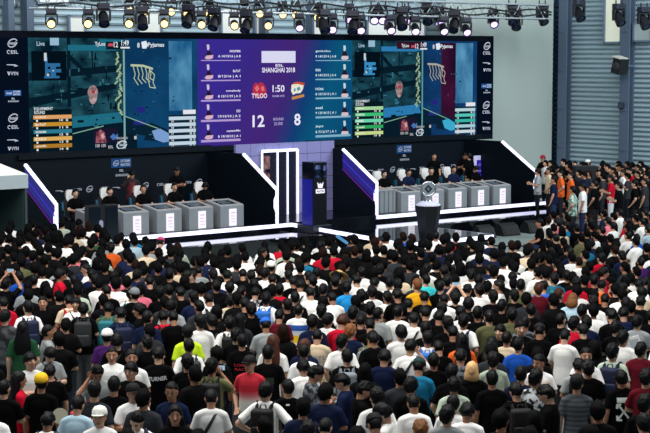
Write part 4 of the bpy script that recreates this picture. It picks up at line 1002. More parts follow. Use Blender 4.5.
def make_backpack():
    t = thing('backpack', '', 'backpack')
    def col(o): return o
    MB().rbox((0, -.215, 1.19), (.30, .16, .44), .055).obj('bag', M_bag, t, True)
    MB().rbox((0, -.305, 1.09), (.24, .06, .20), .028).obj('front_pocket', M_bag, t, True)
    MB().tube([(-.04, -.16, 1.41), (-.03, -.16, 1.45), (.03, -.16, 1.45), (.04, -.16, 1.41)], .010, n=6).obj('handle', M_bag, t, True)
    for s in (-1, 1):
        MB().tube([(s*.09, -.15, 1.38), (s*.10, -.10, 1.432), (s*.11, -.01, 1.465), (s*.115, .08, 1.425), (s*.125, .137, 1.33), (s*.145, .137, 1.18), (s*.19, .05, 1.06), (s*.17, -.13, 1.02)], [(.008, .026)]*8, n=8, side=(0, 1, .3)).obj('strap', M_bag, t, True)
    return t
M_bag = mat('bag_fabric', None, .7, objcol=True, bump=.2, bscale=25, spec=.3)
BAGCOL = {'K': ('black', '#0a0a0c'), 'N': ('navy', '#101a38'), 'G': ('grey', '#767f88'), 'T': ('teal', '#1c6672'), 'B': ('blue', '#1c62b4'), 'R': ('red', '#a81528'), 'D': ('dark grey', '#26282c'), 'L': ('lime-edged', '#b5d82a')}
BP = None
def add_backpack(x, y, z, rz, s, colkey, label):
    global BP
    if BP is None: BP = make_backpack(); o = BP
    else: o = copy_tree(BP)
    o.location = (x, y, z); o.rotation_euler = (0, 0, rz); o.scale = (s, s, s); o['label'] = label
    for ch in o.children: ch.color = lin(BAGCOL[colkey][1])
    return o
SB = None
def add_sling(x, y, z, rz, s, label, hexc='#0c0c0e', flip=False):
    """a bag on one strap across the chest and back"""
    global SB
    if SB is None:
        SB = thing('shoulder_bag', '', 'bag')
        MB().tube([(.10, 0, 1.462), (.04, -.115, 1.38), (-.06, -.150, 1.20), (-.165, -.130, 1.00), (-.20, 0, .93), (-.165, .135, 1.0), (-.06, .150, 1.20), (.05, .125, 1.36), (.10, 0, 1.462)], [(.022, .007)]*9, n=8, side=(1, 0, .6), caps=False).obj('strap', M_bag, SB, True)
        MB().rbox((-.235, -.03, .86), (.08, .26, .20), .025).obj('pouch', M_bag, SB, True)
        MB().rbox((-.28, -.03, .90), (.015, .24, .10), .006).obj('flap', M_bag, SB, True)
        o = SB
    else: o = copy_tree(SB)
    o.location = (x, y, z); o.rotation_euler = (0, 0, rz); o.scale = (-s if flip else s, s, s); o['label'] = label
    for ch in o.children: ch.color = lin(hexc)
    return o
PH = None
def add_phone(x, y, z, rz, s, loc, label, tilt=0):
    global PH
    if PH is None:
        PH = thing('phone', '', 'phone'); MB().rbox((0, 0, 0), (.152, .009, .075), .004).obj('case', mat('phone_black', '#101114', .3), PH)
        MB().box((0, -.006, 0), (.142, .002, .067)).obj('screen', emi('#9fc4e0', .9), PH); o = PH
    else: o = copy_tree(PH)
    M = Matrix.Translation((x, y, z)) @ Matrix.Rotation(rz, 4, 'Z') @ Matrix.Scale(s, 4) @ Matrix.Translation(loc) @ Matrix.Rotation(tilt, 4, 'X')
    o.matrix_basis = M; o['label'] = label
    return o
def decal(person, shirt, pts, faces, m, name='print', back=True, off=.006):
    """a print lying on the shirt's own surface: each point is dropped onto the cloth along the person's depth"""
    me = shirt.data; v = []
    from mathutils.bvhtree import BVHTree
    bv = cached(('bvh', me.name), lambda: BVHTree.FromPolygons([q.co.copy() for q in me.vertices], [tuple(q.vertices) for q in me.polygons]))
    sg = -1 if back else 1
    for px, pz in pts:
        h = bv.ray_cast(Vector((px, sg*1.0, pz)), Vector((0, -sg, 0)))
        v.append((px, (h[0].y if h[0] else sg*.13)+sg*off, pz))
    b = MB(); b.add(v, faces); return b.obj(name, m, shirt)
def grid_shape(x0, x1, z0, z1, nx=6, nz=4):
    pts = [(x0+(x1-x0)*i/nx, z0+(z1-z0)*j/nz) for j in range(nz+1) for i in range(nx+1)]
    return pts, [(j*(nx+1)+i, j*(nx+1)+i+1, (j+1)*(nx+1)+i+1, (j+1)*(nx+1)+i) for j in range(nz) for i in range(nx)]
def strip_shape(pl, w):
    pts = []; f = []
    for a, b in zip(pl, pl[1:]):
        a, b = Vector(a), Vector(b); d = b-a; n = Vector((-d.y, d.x)).normalized()*w/2; k = max(1, int(d.length/.04))
        for i in range(k):
            p, q = a+d*i/k, a+d*(i+1)/k; o = len(pts); pts += [tuple(p-n), tuple(q-n), tuple(q+n), tuple(p+n)]; f.append((o, o+1, o+2, o+3))
    return pts, f
def band_mat(name, bands):
    """woven colour bands by height on the shirt"""
    m = bpy.data.materials.new(name); m.use_nodes = True; nt = m.node_tree; b = nt.nodes['Principled BSDF']; b.inputs['Roughness'].default_value = .85
    tc = nt.nodes.new('ShaderNodeTexCoord'); sx = nt.nodes.new('ShaderNodeSeparateXYZ'); nt.links.new(tc.outputs['Object'], sx.inputs[0])
    mr = nt.nodes.new('ShaderNodeMapRange'); mr.inputs[1].default_value = .8; mr.inputs[2].default_value = 1.45; nt.links.new(sx.outputs[2], mr.inputs[0])
    cr = nt.nodes.new('ShaderNodeValToRGB'); cr.color_ramp.interpolation = 'CONSTANT' if name != 'tie_dye' else 'LINEAR'; el = cr.color_ramp.elements
    el[0].position = 0; el[0].color = lin(bands[0][1]); el[1].position = bands[1][0]; el[1].color = lin(bands[1][1])
    for p_, c in bands[2:]: e = el.new(p_); e.color = lin(c)
    nt.links.new(mr.outputs[0], cr.inputs[0]); nt.links.new(cr.outputs[0], b.inputs['Base Color']); return m
def blotch_mat(name, h1, h2, sc):
    m = bpy.data.materials.new(name); m.use_nodes = True; nt = m.node_tree; b = nt.nodes['Principled BSDF']; b.inputs['Roughness'].default_value = .85
    tc = nt.nodes.new('ShaderNodeTexCoord'); n = nt.nodes.new('ShaderNodeTexNoise'); n.inputs['Scale'].default_value = sc
    cr = nt.nodes.new('ShaderNodeValToRGB'); cr.color_ramp.elements[0].position = .45; cr.color_ramp.elements[1].position = .55; cr.color_ramp.elements[0].color = lin(h1); cr.color_ramp.elements[1].color = lin(h2)
    nt.links.new(tc.outputs['Object'], n.inputs[0]); nt.links.new(n.outputs[0], cr.inputs[0]); nt.links.new(cr.outputs[0], b.inputs['Base Color']); return m
SHIRTMAT = {}
# ------------------------------------------------------------------ the audience: x y colour flags | label of a landmark person | its short name
# flags: F L R facing the viewer / canopy side / shutter side; pX backpack; s strap; hX hair; HX hair colour; aX pose; cX cap; G glasses; PX print; n long sleeves
CROWD = '''
250 364 r F cK G Ptie apocket|man in red and pale grey T-shirt with dark cap and glasses, facing the camera|red-and-grey T-shirt man
266 391 w pK akimbo|person in white T-shirt wearing a black backpack, behind the red-and-grey T-shirt man|white-shirted backpack man
211 398 w s hcrop|person in white T-shirt with one black shoulder strap, back to camera|white T-shirt with strap
172 392 n F G hquiff|man in navy polo shirt with glasses, facing the camera|navy polo man
288 388 k Plabel hcrop|person in black T-shirt with a small pale tag below the collar|black T-shirt with collar tag
312 373 k D Pfloral aphone R|person in dark patterned T-shirt looking down at a phone|dark patterned T-shirt
159 415 k F hlong|woman with long black hair facing the camera beside the navy polo man|long-haired woman
146 418 w F D pN hquiff|man in white T-shirt with navy backpack straps looking down, beside the long-haired woman|white-and-navy looking-down man
106 417 w F cW|man in white baseball cap facing the camera|white cap man
79 404 l D|person in pale blue T-shirt holding a red bag beside the white cap man|pale blue T-shirt
47 421 w pN|person in white T-shirt wearing a navy backpack, beside the round hand fan|navy backpack owner
18 380 r R hlong across|long-haired woman in red top with arms crossed|red-top woman
41 383 k cY|person wearing a yellow baseball cap|yellow cap person
50 372 k|
30 361 w F hbowl|boy in white T-shirt with dark straps facing the camera|white-shirted boy
4 389 k|
49 353 g F D s aphone|man in grey T-shirt with dark strap looking down at his hands|grey T-shirt looking down
47 332 g R hcrop|man in grey T-shirt with receding short hair in profile|balding grey man
23 329 e hlong|person in green tank top with bare arms and long hair|green tank top
28 308 w pN|person in white T-shirt with large navy backpack near the canopy side|white shirt and navy pack
5 317 k Pplaid|person in dark plaid shirt at the canopy edge of the crowd|dark plaid shirt
4 303 r|
48 303 k F|man in black T-shirt facing the camera near the balding grey man|black-shirted facing man
19 277 b|person in royal blue T-shirt beside raised bare arms|royal blue T-shirt
6 284 k araise|person in black holding up a phone with both arms beside the blue T-shirt|phone-raising person
34 281 k|
60 275 r R|person in red T-shirt turned towards the shutters|red T-shirt near canopy
79 280 k|
90 280 k Pswoosh|person in black T-shirt with a white tick mark on the back|white-tick T-shirt
87 270 w L G|man with glasses in white T-shirt turned towards the canopy|white-shirted glasses man
108 277 p|person in pink T-shirt with back to the camera|pink T-shirt
114 291 k|
98 275 n|
76 304 w F s|young man in white T-shirt with dark straps facing the camera|white-shirted facing youth
64 301 c pR|person in beige top with a red backpack|beige top and red pack
86 309 k pD|person in black T-shirt with dark grey backpack, grey straps showing|grey-strapped black shirt
105 309 o pT|person in olive T-shirt with teal backpack|olive T-shirt
129 296 w pT akimbo|person in white T-shirt with teal backpack and elbows out|white shirt and teal pack
123 314 n pN|
107 337 v cW|person in purple top with white cap|purple top
119 341 k s|
162 317 r pK|person in red hooded top wearing a black backpack|red hooded top
149 318 n|
141 311 k L|
171 317 k|
180 306 g|
191 307 d s|
188 333 z cK|person in lime yellow vest|lime vest
189 347 w pD|
189 363 k|
157 355 k Pturner|person in black T-shirt with white lettering across the back|white-lettered black T-shirt
145 343 k|
133 358 w F|
131 371 k F G|
112 355 w F|tall man in white T-shirt and open black top facing the camera|tall white-and-black man
97 371 g F D aear|man in grey T-shirt with a hand at his ear, facing the camera|hand-at-ear man
114 386 k|
133 393 w F cK|
92 392 d|
210 367 o pK aear|person in olive shirt with black backpack holding a phone to the ear|phone-at-ear person
236 336 k|
242 342 k Predtext|person in black T-shirt with red lettering on the back|red-lettered T-shirt
268 354 k Pgreen|person in black T-shirt with faint green print|faint green print T-shirt
282 343 w hlong Hbrown s|person with long brown hair and a red-strapped white top|long brown hair
296 347 n hbob Hbrown s|
304 352 w|
304 367 w|
310 430 k|
323 428 k|
317 336 c Plong hcrop|tall person in cream T-shirt with grey print across the back|cream printed T-shirt
266 325 g cB|person in bright blue baseball cap|blue cap person
266 299 w pB|person in white T-shirt with blue backpack|white shirt and blue pack
279 316 m|
300 310 w Pstripe|person in blue, white and yellow striped T-shirt|striped T-shirt
292 307 k|
314 322 n|
315 311 k|
347 357 k pG|person in black T-shirt with wide grey straps|grey straps
346 381 n D L aphone|
360 389 k R D hmessy aphone|large person in black T-shirt turned towards the shutters, looking down|large black T-shirt man
374 338 o pG|person in olive T-shirt with grey backpack|olive shirt and grey pack
384 357 n aphone|person in navy T-shirt with bare forearms beside the cream T-shirt|navy T-shirt
410 347 w s aear hmessy|person in long white T-shirt with black strap, hand raised to the head|long white T-shirt
426 338 w pB|person in white T-shirt with bright blue backpack beside long white T-shirt|bright blue pack
420 366 t cE|person in teal blue T-shirt with dark green cap|teal T-shirt and cap
437 361 k|
411 386 k s|
386 398 w|
405 403 w hcrop|person in white T-shirt with close-cropped hair, back to camera|cropped white T-shirt
376 424 k D cK|
387 412 w L D|
421 430 c Hlight|person with light brown hair at the lower edge|light brown hair
448 415 g|person in pale grey T-shirt bending forward|pale grey T-shirt
466 412 w Pheart|person in white T-shirt with a blue heart shape on the back|blue heart T-shirt
453 404 w|
454 385 s|person in pale green-grey T-shirt beside the blonde woman|green-grey T-shirt
452 374 k|
472 370 k hbob Hblonde akimbo|woman with blonde hair in black top|blonde woman
452 346 k|
439 332 k|
448 324 k|
473 341 f hlong|person in orange-red top with long dark hair|orange-red top
465 357 n Pfloral|
484 343 k hlong|
484 361 s|
500 379 k|
516 377 n|
513 345 b n|person in royal blue long-sleeved top|royal blue top
496 341 c|
539 363 w F L astrap|man in white T-shirt facing the camera with hand at his chin|chin-holding man
533 377 k Pbw|person in black and white patterned shirt beside the chin-holding man|black-and-white patterned shirt
549 393 k L D aphone|person in black T-shirt turned to the canopy, looking down at a phone|black-shirted phone reader
518 391 k pK|person in black T-shirt with a large black backpack below the royal blue top|large black pack
577 384 d cK Pgrid|person in charcoal striped T-shirt and dark cap|charcoal T-shirt and cap
579 366 g pK|
595 369 k|
592 356 w F|
607 353 s pN|person in pale green-grey T-shirt with navy backpack|green-grey shirt and navy pack
614 378 k L G Parrow|man in black T-shirt with white crossed arrows on the back|crossed arrows T-shirt
641 350 m n|person in maroon long-sleeved top|maroon top
646 378 m|
644 424 k|
645 404 k|
623 338 w|
636 322 g|
644 316 k|
201 322 w|
213 322 k s|
227 323 w pK|person in white T-shirt with black backpack beside the red hooded top|white shirt and black pack
240 320 d hlong|
250 309 k hmessy|person with bushy hair and wide black top|bushy-haired person
228 301 c s|person in peach-beige T-shirt with two thin straps|peach T-shirt
212 299 w pK|
246 305 k|
258 293 w Pbw|
137 275 n pN|
150 282 k|
151 293 k|
140 294 k cG|person wearing a grey beanie-like cap|grey cap person
169 291 k|
181 293 k|
187 277 k R|
170 275 k|
192 276 k|
193 298 n|
199 271 g|
213 275 k|
227 276 w|
216 286 k|
232 288 k|
243 291 k|
243 274 k|
252 276 k|
254 285 k|
270 274 w|
277 280 k|
283 276 w|
291 281 k|
271 290 r|person in red T-shirt beside the white-shirted row in the middle|red T-shirt in the middle
300 285 w s|person in white T-shirt with black strap and teal hair clip side|white T-shirt and black strap
307 277 k|
317 273 w|
320 281 k|
311 293 w|
295 298 k|
330 281 k|
338 277 k straw|person wearing a straw hat|straw hat person
345 288 u|person in bright blue T-shirt with back to the camera|bright blue T-shirt
364 272 w|
360 281 w|
377 270 k|
377 282 k|
384 284 w|
361 296 k|
375 293 w|
386 297 w|
333 298 w|
325 290 k|
414 285 y Hlight|person in yellow hooded top with light brown hair|yellow hooded top
426 280 q|person in turquoise T-shirt beside the yellow hooded top|turquoise T-shirt
400 286 k|
427 269 w|
400 295 k|
408 304 k|
428 298 k|
438 287 k|
440 298 w|
447 281 n|
453 294 w|
444 271 k|
471 275 w|
479 281 k|
467 290 w|
479 290 w|person in wide white T-shirt between two smaller white shirts|wide white T-shirt
467 304 k|
493 297 k|
489 268 n pN|
507 286 w L|person in white T-shirt in profile with pale arms|white profile person
513 277 w|
514 296 k|
502 306 k|
523 287 o|
531 288 m Hbrown|
541 287 b Pbluestripe|person in blue T-shirt with white bands|blue banded T-shirt
554 279 t pT|person with a large teal backpack|teal backpack person
567 276 k|
577 283 r|
572 299 l Hlight hbob|person with light brown bobbed hair in pale blue T-shirt|pale blue T-shirt and light hair
559 295 k Hbrown|
603 273 r R pR|person in red carrying a red backpack|red backpack person
594 281 k|
606 286 f|person in orange T-shirt in the dark crowd|orange T-shirt
622 288 k R|
634 285 w|
644 283 k|
642 293 c|
594 302 w|
609 300 k|
629 303 k|
640 304 k|
649 304 k|
332 321 w s|
354 313 k|
344 320 r Hbrown|
352 331 n Hlight hmessy|person with tousled light brown hair and dark top|tousled light brown hair
357 322 k|
365 325 k|
374 339 k|
382 314 g|
369 309 k|
342 342 w|
394 313 w|
416 319 w s|person in white T-shirt with black strap crossing from the shoulder|white shirt with crossing strap
402 333 w|
426 313 k|
436 317 k|
443 309 k|
437 331 k|
461 313 w|
471 321 w pN|person in white T-shirt with navy backpack below raised arms|white shirt below raised arms
478 314 k|
491 317 o|
503 316 o|
512 316 k|
504 331 k F|
517 329 k F|
524 323 w Pfloral|
531 310 k|
540 331 k cK|
561 320 k|
563 336 w|person in broad white T-shirt beside the red T-shirt|broad white T-shirt
582 312 w|
575 324 r|person in deep red T-shirt with black hair|deep red T-shirt
583 330 k|
594 322 n|
612 315 k|
626 315 n|
616 328 k|
452 299 k araise|person holding up a phone with both arms in the middle of the crowd|raised-arms person
111 248 f|person in orange T-shirt near the stage monitors|stage-side orange T-shirt
160 242 w cP|person wearing a pink cap beside the stage|pink cap person
271 267 k cW|person wearing a white cap in the middle of the crowd|white-capped person
321 246 k|person lifting a pale blue light stick towards the stage|light stick holder
262 253 c R|
436 236 w|person in white T-shirt standing directly before the runway|runway white T-shirt
380 242 c F|
'''
LANDS = []
def parse():
    out = []
    for ln in CROWD.strip().split('\n'):
        a, *b = ln.split('|'); tk = a.split(); x, y, c = float(tk[0]), float(tk[1]), tk[2]
        out.append(dict(x=x, y=y, c=c, fl=tk[3:], lab=(b[0] if b else ''), short=(b[1] if len(b) > 1 else '')))
    return out
PEOPLE = parse()
CROWDR = random.Random(21)
def place_people():
    pos = []
    for d in PEOPLE:
        s = CROWDR.uniform(.955, 1.025); d['s'] = s
        zc = 1.60*s; p = on_z(d['x'], d['y'], zc); d['p'] = [p.x, p.y]
    # keep bodies from standing inside each other: small pushes only
    for it in range(40):
        for i, a in enumerate(PEOPLE):
            for b in PEOPLE[i+1:]:
                dx, dy = b['p'][0]-a['p'][0], b['p'][1]-a['p'][1]; d2 = dx*dx+dy*dy
                if d2 < .2304:
                    r = math.sqrt(d2) or 1e-3; k = (.48-r)*.25/r
                    a['p'][0] -= dx*k; a['p'][1] -= dy*k; b['p'][0] += dx*k; b['p'][1] += dy*k
place_people()
SIDE = {'L': 'on canopy side of', 'R': 'on shutter side of', 'U': 'stageward of', 'D': 'on camera side of'}
PHRASE = {'aphone': 'looking down', 'aear': 'hand at ear', 'pK': 'black backpack', 'pN': 'navy backpack', 'pG': 'grey backpack', 'pT': 'teal backpack', 'pB': 'blue backpack', 'pR': 'red backpack', 'pD': 'dark grey backpack', 's': 'shoulder strap',
          'F': 'facing camera', 'L': 'in profile', 'R': 'in profile', 'cK': 'dark cap', 'cW': 'white cap', 'hlong': 'long hair', 'hbob': 'bobbed hair', 'Hbrown': 'brown hair', 'Hlight': 'light brown hair', 'n': 'long sleeves', 'G': 'glasses'}
ORD = ['', 'second ', 'third ', 'fourth ', 'fifth ', 'sixth ', 'seventh ', 'eighth ', 'ninth ', 'tenth ', 'eleventh ', 'twelfth ']
def label_people():
    lm = [d for d in PEOPLE if d['short']]
    groups = {}
    for d in PEOPLE:
        if d['lab']: continue
        best = min(lm, key=lambda q: math.hypot((q['x']-d['x']), (q['y']-d['y'])*1.3))
        dx, dy = d['x']-best['x'], (d['y']-best['y'])*1.3
        sd = ('R' if dx > 0 else 'L') if abs(dx) > abs(dy) else ('D' if dy > 0 else 'U')
        feat = [PHRASE[f] for f in d['fl'] if f in PHRASE][:1]
        key = (PAL[d['c']][0], tuple(feat), sd, best['short'])
        groups.setdefault(key, []).append((math.hypot(dx, dy), d))
    for (col, feat, sd, sh), lst in groups.items():
        lst.sort(key=lambda q: q[0])
        for i, (_, d) in enumerate(lst):
            d['lab'] = 'person in %s T-shirt%s, %s%s %s' % (col, (', '+feat[0]) if feat else '', ORD[i], SIDE[sd], sh)
label_people()
SHIRTMAT['Ptie'] = band_mat('tie_dye', [(0, '#c2c4bd'), (.36, '#bdbfb8'), (.50, '#c06a72'), (.62, '#b8142c'), (1, '#b8142c')])
SHIRTMAT['Pstripe'] = band_mat('stripe_cloth', [(0, '#e8e8e4'), (.30, '#e8e8e4'), (.34, '#e2bc10'), (.55, '#cfd4d6'), (.62, '#b9cbd8'), (.68, '#1c4ea0'), (.84, '#e8e8e6')])
SHIRTMAT['Pbluestripe'] = band_mat('blue_band_cloth', [(0, '#1a55b8'), (.40, '#dfe6ee'), (.46, '#1a55b8'), (.62, '#dfe6ee'), (.68, '#1a55b8')])
SHIRTMAT['Pfloral'] = blotch_mat('floral_cloth', '#0c0d12', '#59606a', 14)
SHIRTMAT['Pbw'] = blotch_mat('black_white_cloth', '#101014', '#c8ccd0', 16)
SHIRTMAT['Pplaid'] = blotch_mat('plaid_cloth', '#0d0d10', '#3c4146', 9)
SHIRTMAT['Pgrid'] = band_mat('fine_stripe_cloth', [(0, '#2c3036')]+[(.05*i, '#2c3036' if i % 2 else '#42484e') for i in range(1, 20)])
def prints(p, t, f):
    ink = lambda h: mat('ink_'+h.lstrip('#'), h, .8)
    if f == 'Pturner':
        v, fc = text_mesh('TURNER', .27, .062); decal(p, t, [(a, 1.27+b+a*.08) for a, b in v], fc, ink('#d6dade'))
    elif f == 'Plabel': decal(p, t, *grid_shape(-.025, .025, 1.375, 1.395, 2, 2), ink('#cfc9b8'))
    elif f == 'Pswoosh':
        pts = [(-.12, 1.16), (-.06, 1.135), (.13, 1.25), (-.05, 1.165), (-.085, 1.175), (-.09, 1.22)]
        decal(p, t, *strip_shape([(-.11, 1.20), (-.10, 1.16), (-.06, 1.15), (.02, 1.19), (.13, 1.255)], .026), ink('#e6e8ea'))
    elif f == 'Predtext':
        v, fc = text_mesh('LORD', .24, .05); decal(p, t, [(a, 1.24+b) for a, b in v], fc, ink('#a81c28')); v, fc = text_mesh('RACE', .22, .045); decal(p, t, [(a, 1.17+b) for a, b in v], fc, ink('#a81c28'))
    elif f == 'Pgreen': decal(p, t, *grid_shape(-.08, .08, 1.17, 1.27), ink('#123022'))
    elif f == 'Plong':
        for i, z in enumerate((1.28, 1.235, 1.19, 1.145)):
            for j in range(5): decal(p, t, *grid_shape(-.14+.058*j, -.14+.058*j+.022+.018*((i+j) % 2), z, z+.028, 2, 1), ink('#8a9298'))
    elif f == 'Pheart':
        a = [(.055*math.sin(q)**3*1.1, .055*(.8*math.cos(q)-.35*math.cos(2*q)-.14*math.cos(3*q))) for q in np.linspace(0, 2*math.pi, 24)[:-1]]
        decal(p, t, [(x+.06, 1.22+z) for x, z in [(0, 0)]+a], [(0, i+1, (i+1) % 23+1) for i in range(23)], ink('#1c56b8'))
    elif f == 'Parrow':
        decal(p, t, *grid_shape(-.105, .085, 1.27, 1.345), ink('#cfdcd6'))
        for q, w in ((((-.085, 1.235), (.075, 1.04)), .030), (((.085, 1.25), (-.085, 1.03)), .026)): decal(p, t, *strip_shape(q, w), ink('#cfdcd6'))
        for q in (((-.10, 1.245), (-.045, 1.245)), ((-.10, 1.25), (-.10, 1.18)), ((.09, 1.255), (.035, 1.255)), ((.09, 1.26), (.09, 1.19)), ((-.10, 1.015), (-.03, 1.015)), ((-.095, 1.01), (-.095, 1.08))): decal(p, t, *strip_shape(q, .028), ink('#cfdcd6'))
    elif f == 'Pskull':
        a = [(.075*math.cos(q), .085*math.sin(q)) for q in np.linspace(0, 2*math.pi, 20)[:-1]]
        decal(p, t, [(x, 1.22+z) for x, z in [(0, 0)]+a], [(0, i+1, (i+1) % 19+1) for i in range(19)], ink('#dde2e4'))
        for s in (-1, 1): decal(p, t, *grid_shape(s*.03-.017, s*.03+.017, 1.21, 1.25, 2, 2), ink('#0b0b0e'), off=.009)
        decal(p, t, *grid_shape(-.03, .03, 1.155, 1.175, 3, 1), ink('#0b0b0e'), off=.009)
HK = {'D': 'D'}
SHORTH = ['short', 'messy', 'crop', 'bowl', 'short', 'quiff']
HM_ = {'hlong': 'long', 'hbob': 'bob', 'hcrop': 'crop', 'hquiff': 'quiff', 'hbowl': 'bowl', 'hmessy': 'messy', 'htail': 'tail'}
CAPC = {'cK': '#0c0c0f', 'cW': '#ecebe6', 'cY': '#e2b31e', 'cB': '#1f5fc4', 'cE': '#123430', 'cG': '#73787c', 'cP': '#c9477a'}
AZ_IN = YAW
for d in PEOPLE:
    x, y = d['p']; fl = d['fl']; s = d['s']
    to_cam = toward(x, y, 0, 0); away = to_cam+math.pi
    rz = away + CROWDR.uniform(-.35, .35); pose = CROWDR.choice(['relax', 'relax', 'pocket', 'strap', 'cross', 'phone']); hk = CROWDR.choice(['0', '0', 'l', 'r', 'l', 'r', 'D'])
    if pose == 'phone': hk = 'D'
    if 'F' in fl: rz = to_cam + CROWDR.uniform(-.35, .35); hk = CROWDR.choice(['0', 'l', 'r']); pose = CROWDR.choice(['relax', 'cross', 'pocket'])
    elif 'L' in fl: rz = away + R(75); hk = '0'
    elif 'R' in fl: rz = away - R(75); hk = '0'
    if 'F' in fl and 'L' in fl: hk = 'R'; rz = to_cam
    if 'D' in fl: hk = 'D'
    for f in fl:
        if f[0] == 'a' and f[1:] in POSES: pose = f[1:]
        elif f == 'across': pose = 'cross'
        elif f == 'akimbo': pose = 'akimbo'
    if any(f[0] == 'p' and len(f) == 2 for f in fl) and 'F' not in fl and pose in ('phone', 'cross') and 'aphone' not in fl: pose = 'strap'
    if 'aphone' in fl: hk = 'D'
    hair = CROWDR.choice(SHORTH); hc = 'black'
    for f in fl:
        if f in HM_: hair = HM_[f]
        if f[0] == 'H': hc = {'Hbrown': 'brown', 'Hlight': 'light brown', 'Hblonde': 'blonde'}[f]
    cap = next((CAPC[f] for f in fl if f in CAPC), None); hair = 'crop' if cap else hair
    pr = next((f for f in fl if f[0] == 'P'), None)
    if pr and pr not in SHIRTMAT: rz = away + CROWDR.uniform(-.12, .12) + (.35 if pr == 'Parrow' else 0)
    o, t = add_person(x, y, 0, rz, d['c'], pose, hk, hair, hc, s, cap, 'straw' in fl, 'G' in fl, long='n' in fl, label=d['lab'], shirt_mat=SHIRTMAT.get(pr),
                      pants=CROWDR.choice(['#14161c', '#10141f', '#1c2738', '#3c3f42', '#24272c']), group='people standing in the audience')
    if pr and pr not in SHIRTMAT: prints(o, t, pr)
    who = d['short'] or d['lab'].replace('person in ', '').replace(' T-shirt', '')
    for f in fl:
        if f[0] == 'p' and len(f) == 2:
            b = add_backpack(x, y, 0, rz, s, f[1], '%s backpack worn by %s' % (BAGCOL[f[1]][0], ' '.join(who.split()[:11]))); b['group'] = 'backpacks in the audience'
        elif f == 's':
            b = add_sling(x, y, 0, rz, s, 'shoulder bag strapped on %s' % ' '.join(who.split()[:12]), '#0c0c0e' if d['short'] != 'long brown hair' else '#a81c28'); b['group'] = 'shoulder bags in the audience'
    if pose == 'raise': add_phone(x, y, 0, rz, s, (0, .27, 1.83), 'phone held up high by the %s' % (d['short']))
    elif 'aphone' in fl: add_phone(x, y, 0, rz, s, (0, .345, 1.20), 'phone held low by %s' % ' '.join(who.split()[:12]), R(-50))
    elif pose == 'ear' and d['c'] == 'o': add_phone(x, y, 0, rz, s, (.105, .10, 1.575), 'phone at the ear of the olive-shirted backpack owner', 0)
# small things held in the crowd
p = on_z(60, 416, 1.25); t = thing('hand_fan', 'round pale hand fan held up beside the white cap man', 'fan', p, -YAW)
MB().lathe([(0, -.006), (.105, -.006), (.105, .006), (0, .006)], n=24, M=Matrix.Rotation(R(80), 4, 'X')).obj('fan_face', mat('fan_cream', '#c3bfa6', .7), t)
MB().tube([(0, 0, -.09), (0, .02, -.24)], .011, n=6).obj('handle', mat('fan_handle', '#8a6a48', .6), t)
p = on_z(634, 346, 1.45); t = thing('paper_folder', 'white paper folder held among black shirts by the maroon top', 'folder', p, -YAW)
MB().rbox((0, 0, 0), (.24, .012, .30), .004, M=Matrix.Rotation(R(-18), 4, 'Y')).obj('cover', mat('paper_white', '#e4e8ea', .7), t)
MB().box((.01, -.008, .05), (.14, .002, .12), M=Matrix.Rotation(R(-18), 4, 'Y')).obj('printed_block', mat('paper_grey', '#b4bcc2', .7), t)
a, b = on_z(337, 236, 1.98), on_z(347, 243, 1.80)
t = thing('light_stick', 'pale blue light stick raised in front of the stage', 'light stick', (a+b)/2)
d_ = (b-a)/2; MB().tube([-d_, d_], .035, n=8).obj('tube', emi('#5a9ad0', .9), t); MB().tube([d_, d_*1.35], .025, n=8).obj('handle', mat('stick_handle', '#20242c', .5), t)
for k, (px, py, c) in enumerate(((92, 415, '#b3101f'), (72, 424, '#c01426'))):
    pass
p = on_z(86, 426, 1.02); t = thing('shopping_bag', 'large red bag carried beside the white cap man', 'bag', p, -YAW)
MB().rbox((0, 0, 0), (.42, .16, .40), .03).obj('bag', mat('red_bag_cloth', '#b8101f', .6), t); 
for s in (-1, 1): MB().tube([(-.12, s*.06, .19), (-.1, s*.06, .34), (.1, s*.06, .34), (.12, s*.06, .19)], .01, n=6).obj('handle', MATS['red_bag_cloth'], t)
# ------------------------------------------------------------------ players, coaches, crew
pl_lab = ['player behind the hidden desk by the black monitors, dark top', 'player between a white headrest and the first clear desk, dark top', 'player behind the second clear desk in the booth with coach', 'player behind the third clear desk with hands forward', 'player at the desk beside the lit doorway',
          'player nearest the grey cabinet behind the trophy booth desks', 'player behind the desk directly back of the trophy', 'player at the middle desk of the trophy booth', 'player at the fourth desk from the grey cabinet', 'player at the desk beside the man in beige trousers']
pl_lab[5] = 'player beside the grey cabinet at the trophy booth desks'
M_hs = mat('headset_black', '#111318', .4)
def headset_mesh():
    mb = MB(); pts = [(.092*math.cos(a), -.005, .02+.125*math.sin(a)) for a in np.linspace(.15, math.pi-.15, 12)]
    mb.tube(pts, [(.016, .008)]*12, n=6, side=(0, 1, 0))
    for s in (-1, 1): mb.ell((s*.092, -.002, -.01), (.02, .036, .042), n=10)
    mb.tube([(.09, .02, -.03), (.07, .09, -.06), (.03, .105, -.068)], .005, n=5)
    return mb.mesh('headset', [M_hs], True)
for i, (x, y) in enumerate(chair_at):
    o, t = add_person(x, y-.10, ZP+.04, math.pi + R(-14 if i < 5 else -8) + rnd.uniform(-.1, .1), 'k' if i not in (6, 8) else 'n', 'desk', ['0', 'l', 'r', '0', 'D'][i % 5], ['short', 'messy', 'quiff', 'crop', 'bowl'][i % 5], 'black', 1.0, label=pl_lab[i], group='players at the desks')
    hs = link('headset', cached('headset', headset_mesh), o, head_matrix(['0', 'l', 'r', '0', 'D'][i % 5], -.43))
def stand(px, py, y, c, pose, hk, hair, label, hcol='black', pants='#101114', cap=None, rz=math.pi, s=1.0, z=ZP, feet=None, group=None, **k):
    q = on_y(px, py, y)
    return add_person(q.x, y, z, rz, c, pose, hk, hair, hcol, s, cap, pants=pants, label=label, group=group, **k)
